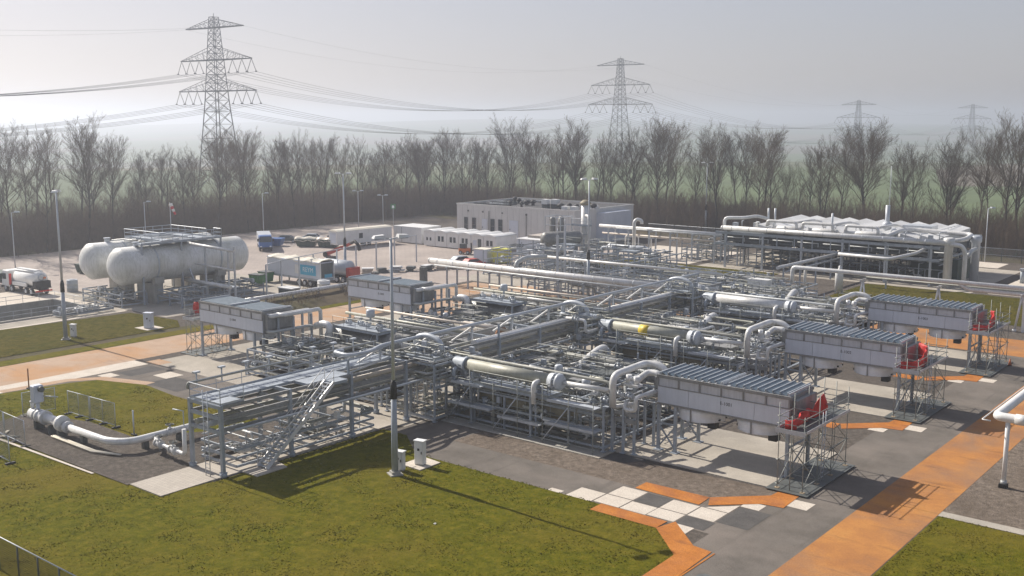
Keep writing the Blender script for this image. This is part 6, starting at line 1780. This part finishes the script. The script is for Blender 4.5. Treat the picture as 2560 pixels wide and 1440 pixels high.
M["mesh"] = alpha_mesh("fence_mesh", (.35, .36, .36), 12, .13)
M["mesh_d"] = alpha_mesh("dark_fence_mesh", (.05, .055, .05), 14, .16)
def mesh_panel(x0, y0, x1, y1, label, h=2.0, foot0=True, foot1=True):
    L_ = math.hypot(x1 - x0, y1 - y0)
    t = thing("mobile_fence", label, "fence panel", (x0, y0, .05), math.atan2(y1 - y0, x1 - x0), "mobile mesh fence panels round the launcher")
    mb = MB()
    for x in (.04, L_ / 2, L_ - .04): mb.tube([(x, 0, .05), (x, 0, h)], .025 if x == L_ / 2 else .035, 6)
    mb.tube([(.04, 0, h - .03), (L_ - .04, 0, h - .03)], .03, 6).tube([(.04, 0, .18), (L_ - .04, 0, .18)], .03, 6)
    mb.build("frame", M["galv"], t)
    MB().bb(.06, L_ - .06, -.003, .003, .2, h - .05).build("mesh_infill", M["mesh"], t)
    for x, on in ((.0, foot0), (L_, foot1), (L_ / 2, L_ > 3.0)):
        if on: MB().box(x, 0, -.04, .24, .72, .14).build("foot", M["black"], t, bevel=.03)
mesh_panel(-81.6, 42.6, -78.5, 42.75, "mesh fence panel behind the launcher's actuator")
mesh_panel(-78.4, 42.75, -74.9, 42.9, "mesh fence panel beyond the white pipeline, with a bright top rail", foot0=False)
mesh_panel(-91.6, 44.4, -88.0, 43.4, "mesh fence panel at the edge of the left road") if False else None
mesh_panel(-84.2, 39.9, -87.6, 37.6, "mesh fence panel left of the launcher") if False else None
mesh_panel(-75.6, 36.0, -79.2, 36.2, "mesh fence panel before the launcher, right of its pair")
mesh_panel(-72.6, 33.4, -76.6, 33.6, "nearest mesh fence panel at the left edge of the lawn")
mesh_panel(-79.3, 36.2, -82.9, 36.5, "mesh fence panel before the launcher, left of its pair", foot0=False)
mesh_panel(-83.7, 39.8, -83.4, 42.5, "short mesh fence panel at the launcher's left end", foot1=False)
for (x, y, h, lb, c_) in ((-92.2, 44.6, 1.9, "thin rusty marker post at the road edge near the launcher", "rust"), (-72.0, 42.7, 2.0, "thin grey marker post between the fence panels and the rack", "galv")):
    t = thing("marker_post", lb, "post", (x, y, .02)); MB().cyl((0, 0, 0), (0, 0, h), .06, 8).build("shaft", M[c_], t); MB().box(0, 0, 0, .5, .24, .12).build("foot", M["black"], t)

# low wire fence in the near left corner
wf = thing("wire_fence", "dark wire fence with a pale top rail in the near left corner", "fence", (-64, 24.5, 0))
mb = MB()
for k in range(9): MB().cyl((k * 2.15, 0, 0), (k * 2.15, 0, 1.95), .05, 6).build("post", M["steel_d"], wf)
MB().tube([(0, 0, 1.95), (17.3, 0, 1.95)], .035, 6).build("top_rail", M["galv"], wf)
MB().bb(0, 17.3, -.004, .004, .1, 1.92).build("mesh_infill", M["mesh_d"], wf)
# perimeter fence by the trees at the right
pfn = thing("perimeter_fence", "long perimeter fence in front of the trees at the back", "fence", (-118, 191.5, 0))
for k in range(32): MB().beam((k * 3.2, 0, 0), (k * 3.2, 0, 2.4), .1).build("post", M["steel_d"], pfn)
MB().bb(0, 99.2, -.004, .004, .1, 2.3).build("mesh_infill", M["mesh"], pfn)
MB().tube([(0, 0, 2.35), (99.2, 0, 2.35)], .04, 5).tube([(0, 0, 1.2), (99.2, 0, 1.2)], .03, 5).build("rails", M["galv"], pfn)
sg = thing("fence_sign", "small pale green sign on the perimeter fence at the right", "sign", (-40.5, 191.3, 1.0))
MB().bb(-.6, .6, -.03, 0, 0, .7).build("plate", M["green"], sg); MB().bb(-.5, .5, -.04, -.031, .1, .6).build("face", M["cyan"], sg)

# white pipe at the right edge
rp_ = thing("overhead_pipe", "white overhead pipe turning a corner on a single post at the right edge", "pipe", (-17.6, 72.4, 0))
MB().tube([(0, 26, 4.75), (0, 0, 4.75), (14, 0, 4.75)], .3, 16, bend=.5).build("main_pipe", M["white"], rp_)
MB().tube([(-.75, 26, 4.5), (-.75, -.5, 4.5), (-.2, -.5, 4.5)], .05, 6, bend=.2).build("small_pipe", M["pipe_w"], rp_)
MB().lathe((1.2, 0, 4.75), (1, 0, 0), [(0, .31), (.0, .36), (.9, .36), (.9, .31)], 18).build("clamp", M["pipe_w"], rp_)
for x, y in ((.75, 0), (0, 14), (9, 0)):
    MB().cyl((x, y, .45), (x, y, 4.5), .15, 12).build("post", M["white"], rp_)
    MB().cyl((x, y, .25), (x, y, .5), .2, 12).build("collar", M["pipe_g"], rp_)
    MB().box(x, y, 0, .5, .5, .28).build("foot", M["black"], rp_)
MB().beam((0, 2.2, 4.45), (0, 3.0, 4.45), .12).build("bracket", M["steel"], rp_)

# windsock, green sign, traffic cone, litter
wk = thing("windsock", "red and white windsock hanging from its pole behind the storage tanks", "windsock", (-176, 114.5, 0))
MB().tube([(0, 0, 0), (0, 0, 8.6)], [.1, .06], 8).build("pole", M["galv"], wk)
sc_ = [(0, .36), (.55, .32), (1.1, .28), (1.65, .23), (2.2, .19)]
for k in range(4):
    a = Vector((.1, .05, 8.3)); d = Vector((.45, .15, -.88)).normalized()
    MB().lathe(a + d * sc_[k][0], d, [(0, sc_[k][1]), (.55, sc_[k + 1][1])], 14).build("sock_band", M["red"] if k % 2 else M["cloth"], wk)
gs = thing("assembly_sign", "green square sign with a white symbol on a thin pole behind the white trailers", "sign", (-168.5, 166.0, 0))
MB().cyl((0, 0, 0), (0, 0, 5.0), .05, 6).build("pole", M["galv"], gs)
f = MB().box(0, 0, 4.4, 1.15, .06, 1.15, R(39)).build("plate", M["green"], gs)
MB().box(.03, -.045, 4.62, .5, .03, .6, R(39)).build("symbol", M["wtext"], gs)
cn = thing("traffic_cone", "orange traffic cone beside the farthest right scaffold", "traffic cone", (-25.9, 110.2, .02))
MB().box(0, 0, 0, .4, .4, .04).build("base", M["black"], cn); MB().lathe((0, 0, .04), (0, 0, 1), [(0, .17), (.66, .04)], 14).build("cone", M["orange"], cn)
lt = MB().box(0, 0, 0, .16, .1, .05).box(.03, .02, .05, .1, .08, .03).build("litter", M["white"], loc=(-41.6, 44.0, .03))
tag(lt, "tiny white scrap lying on the front lawn", "litter")
mh = thing("manhole_cover", "dark round manhole cover on the right road in the foreground", "manhole cover", (-25.4, 47.6, .006)); MB().lathe((0, 0, 0), (0, 0, 1), [(0, .45), (.012, .45)], 20).build("lid", M["steel_d"], mh)
pr = thing("planks", "pale planks on dark bearers by the perimeter fence at the right", "planks", (-37, 178, .01), R(-20))
for k in range(4): MB().bb(-2.4, 2.4, -.9 + k * .45, -.5 + k * .45, .5, .62).build("plank", M["offwhite"], pr)
for x in (-1.8, 1.8): MB().bb(x - .15, x + .15, -1, 1, 0, .5).build("bearer", M["steel_d"], pr)
cy = thing("gas_post", "short blue-grey post cabinet right of the cooler bank", "post", (-38.8, 168.5, 0)); MB().cyl((0, 0, 0), (0, 0, 1.9), .3, 12).build("body", M["steel"], cy); MB().box(0, 0, 1.9, .7, .7, .3).build("head", M["galv"], cy)

# ------------------------------------------------------------------ haze
m = bpy.data.materials.new("haze_air"); m.use_nodes = True
nt = m.node_tree
for n_ in list(nt.nodes):
    if n_.type == 'BSDF_PRINCIPLED': nt.nodes.remove(n_)
pv = nt.nodes.new("ShaderNodeVolumePrincipled")
pv.inputs["Color"].default_value = (.76, .81, .92, 1)
pv.inputs["Density"].default_value = .0006
pv.inputs["Anisotropy"].default_value = .55
nt.links.new(pv.outputs[0], nt.nodes["Material Output"].inputs["Volume"])
hz = MB().bb(-5300, 5300, -5300, 5300, -30, 66).build("haze", m)
hz["kind"] = "stuff"; hz["label"] = "thin pale haze"
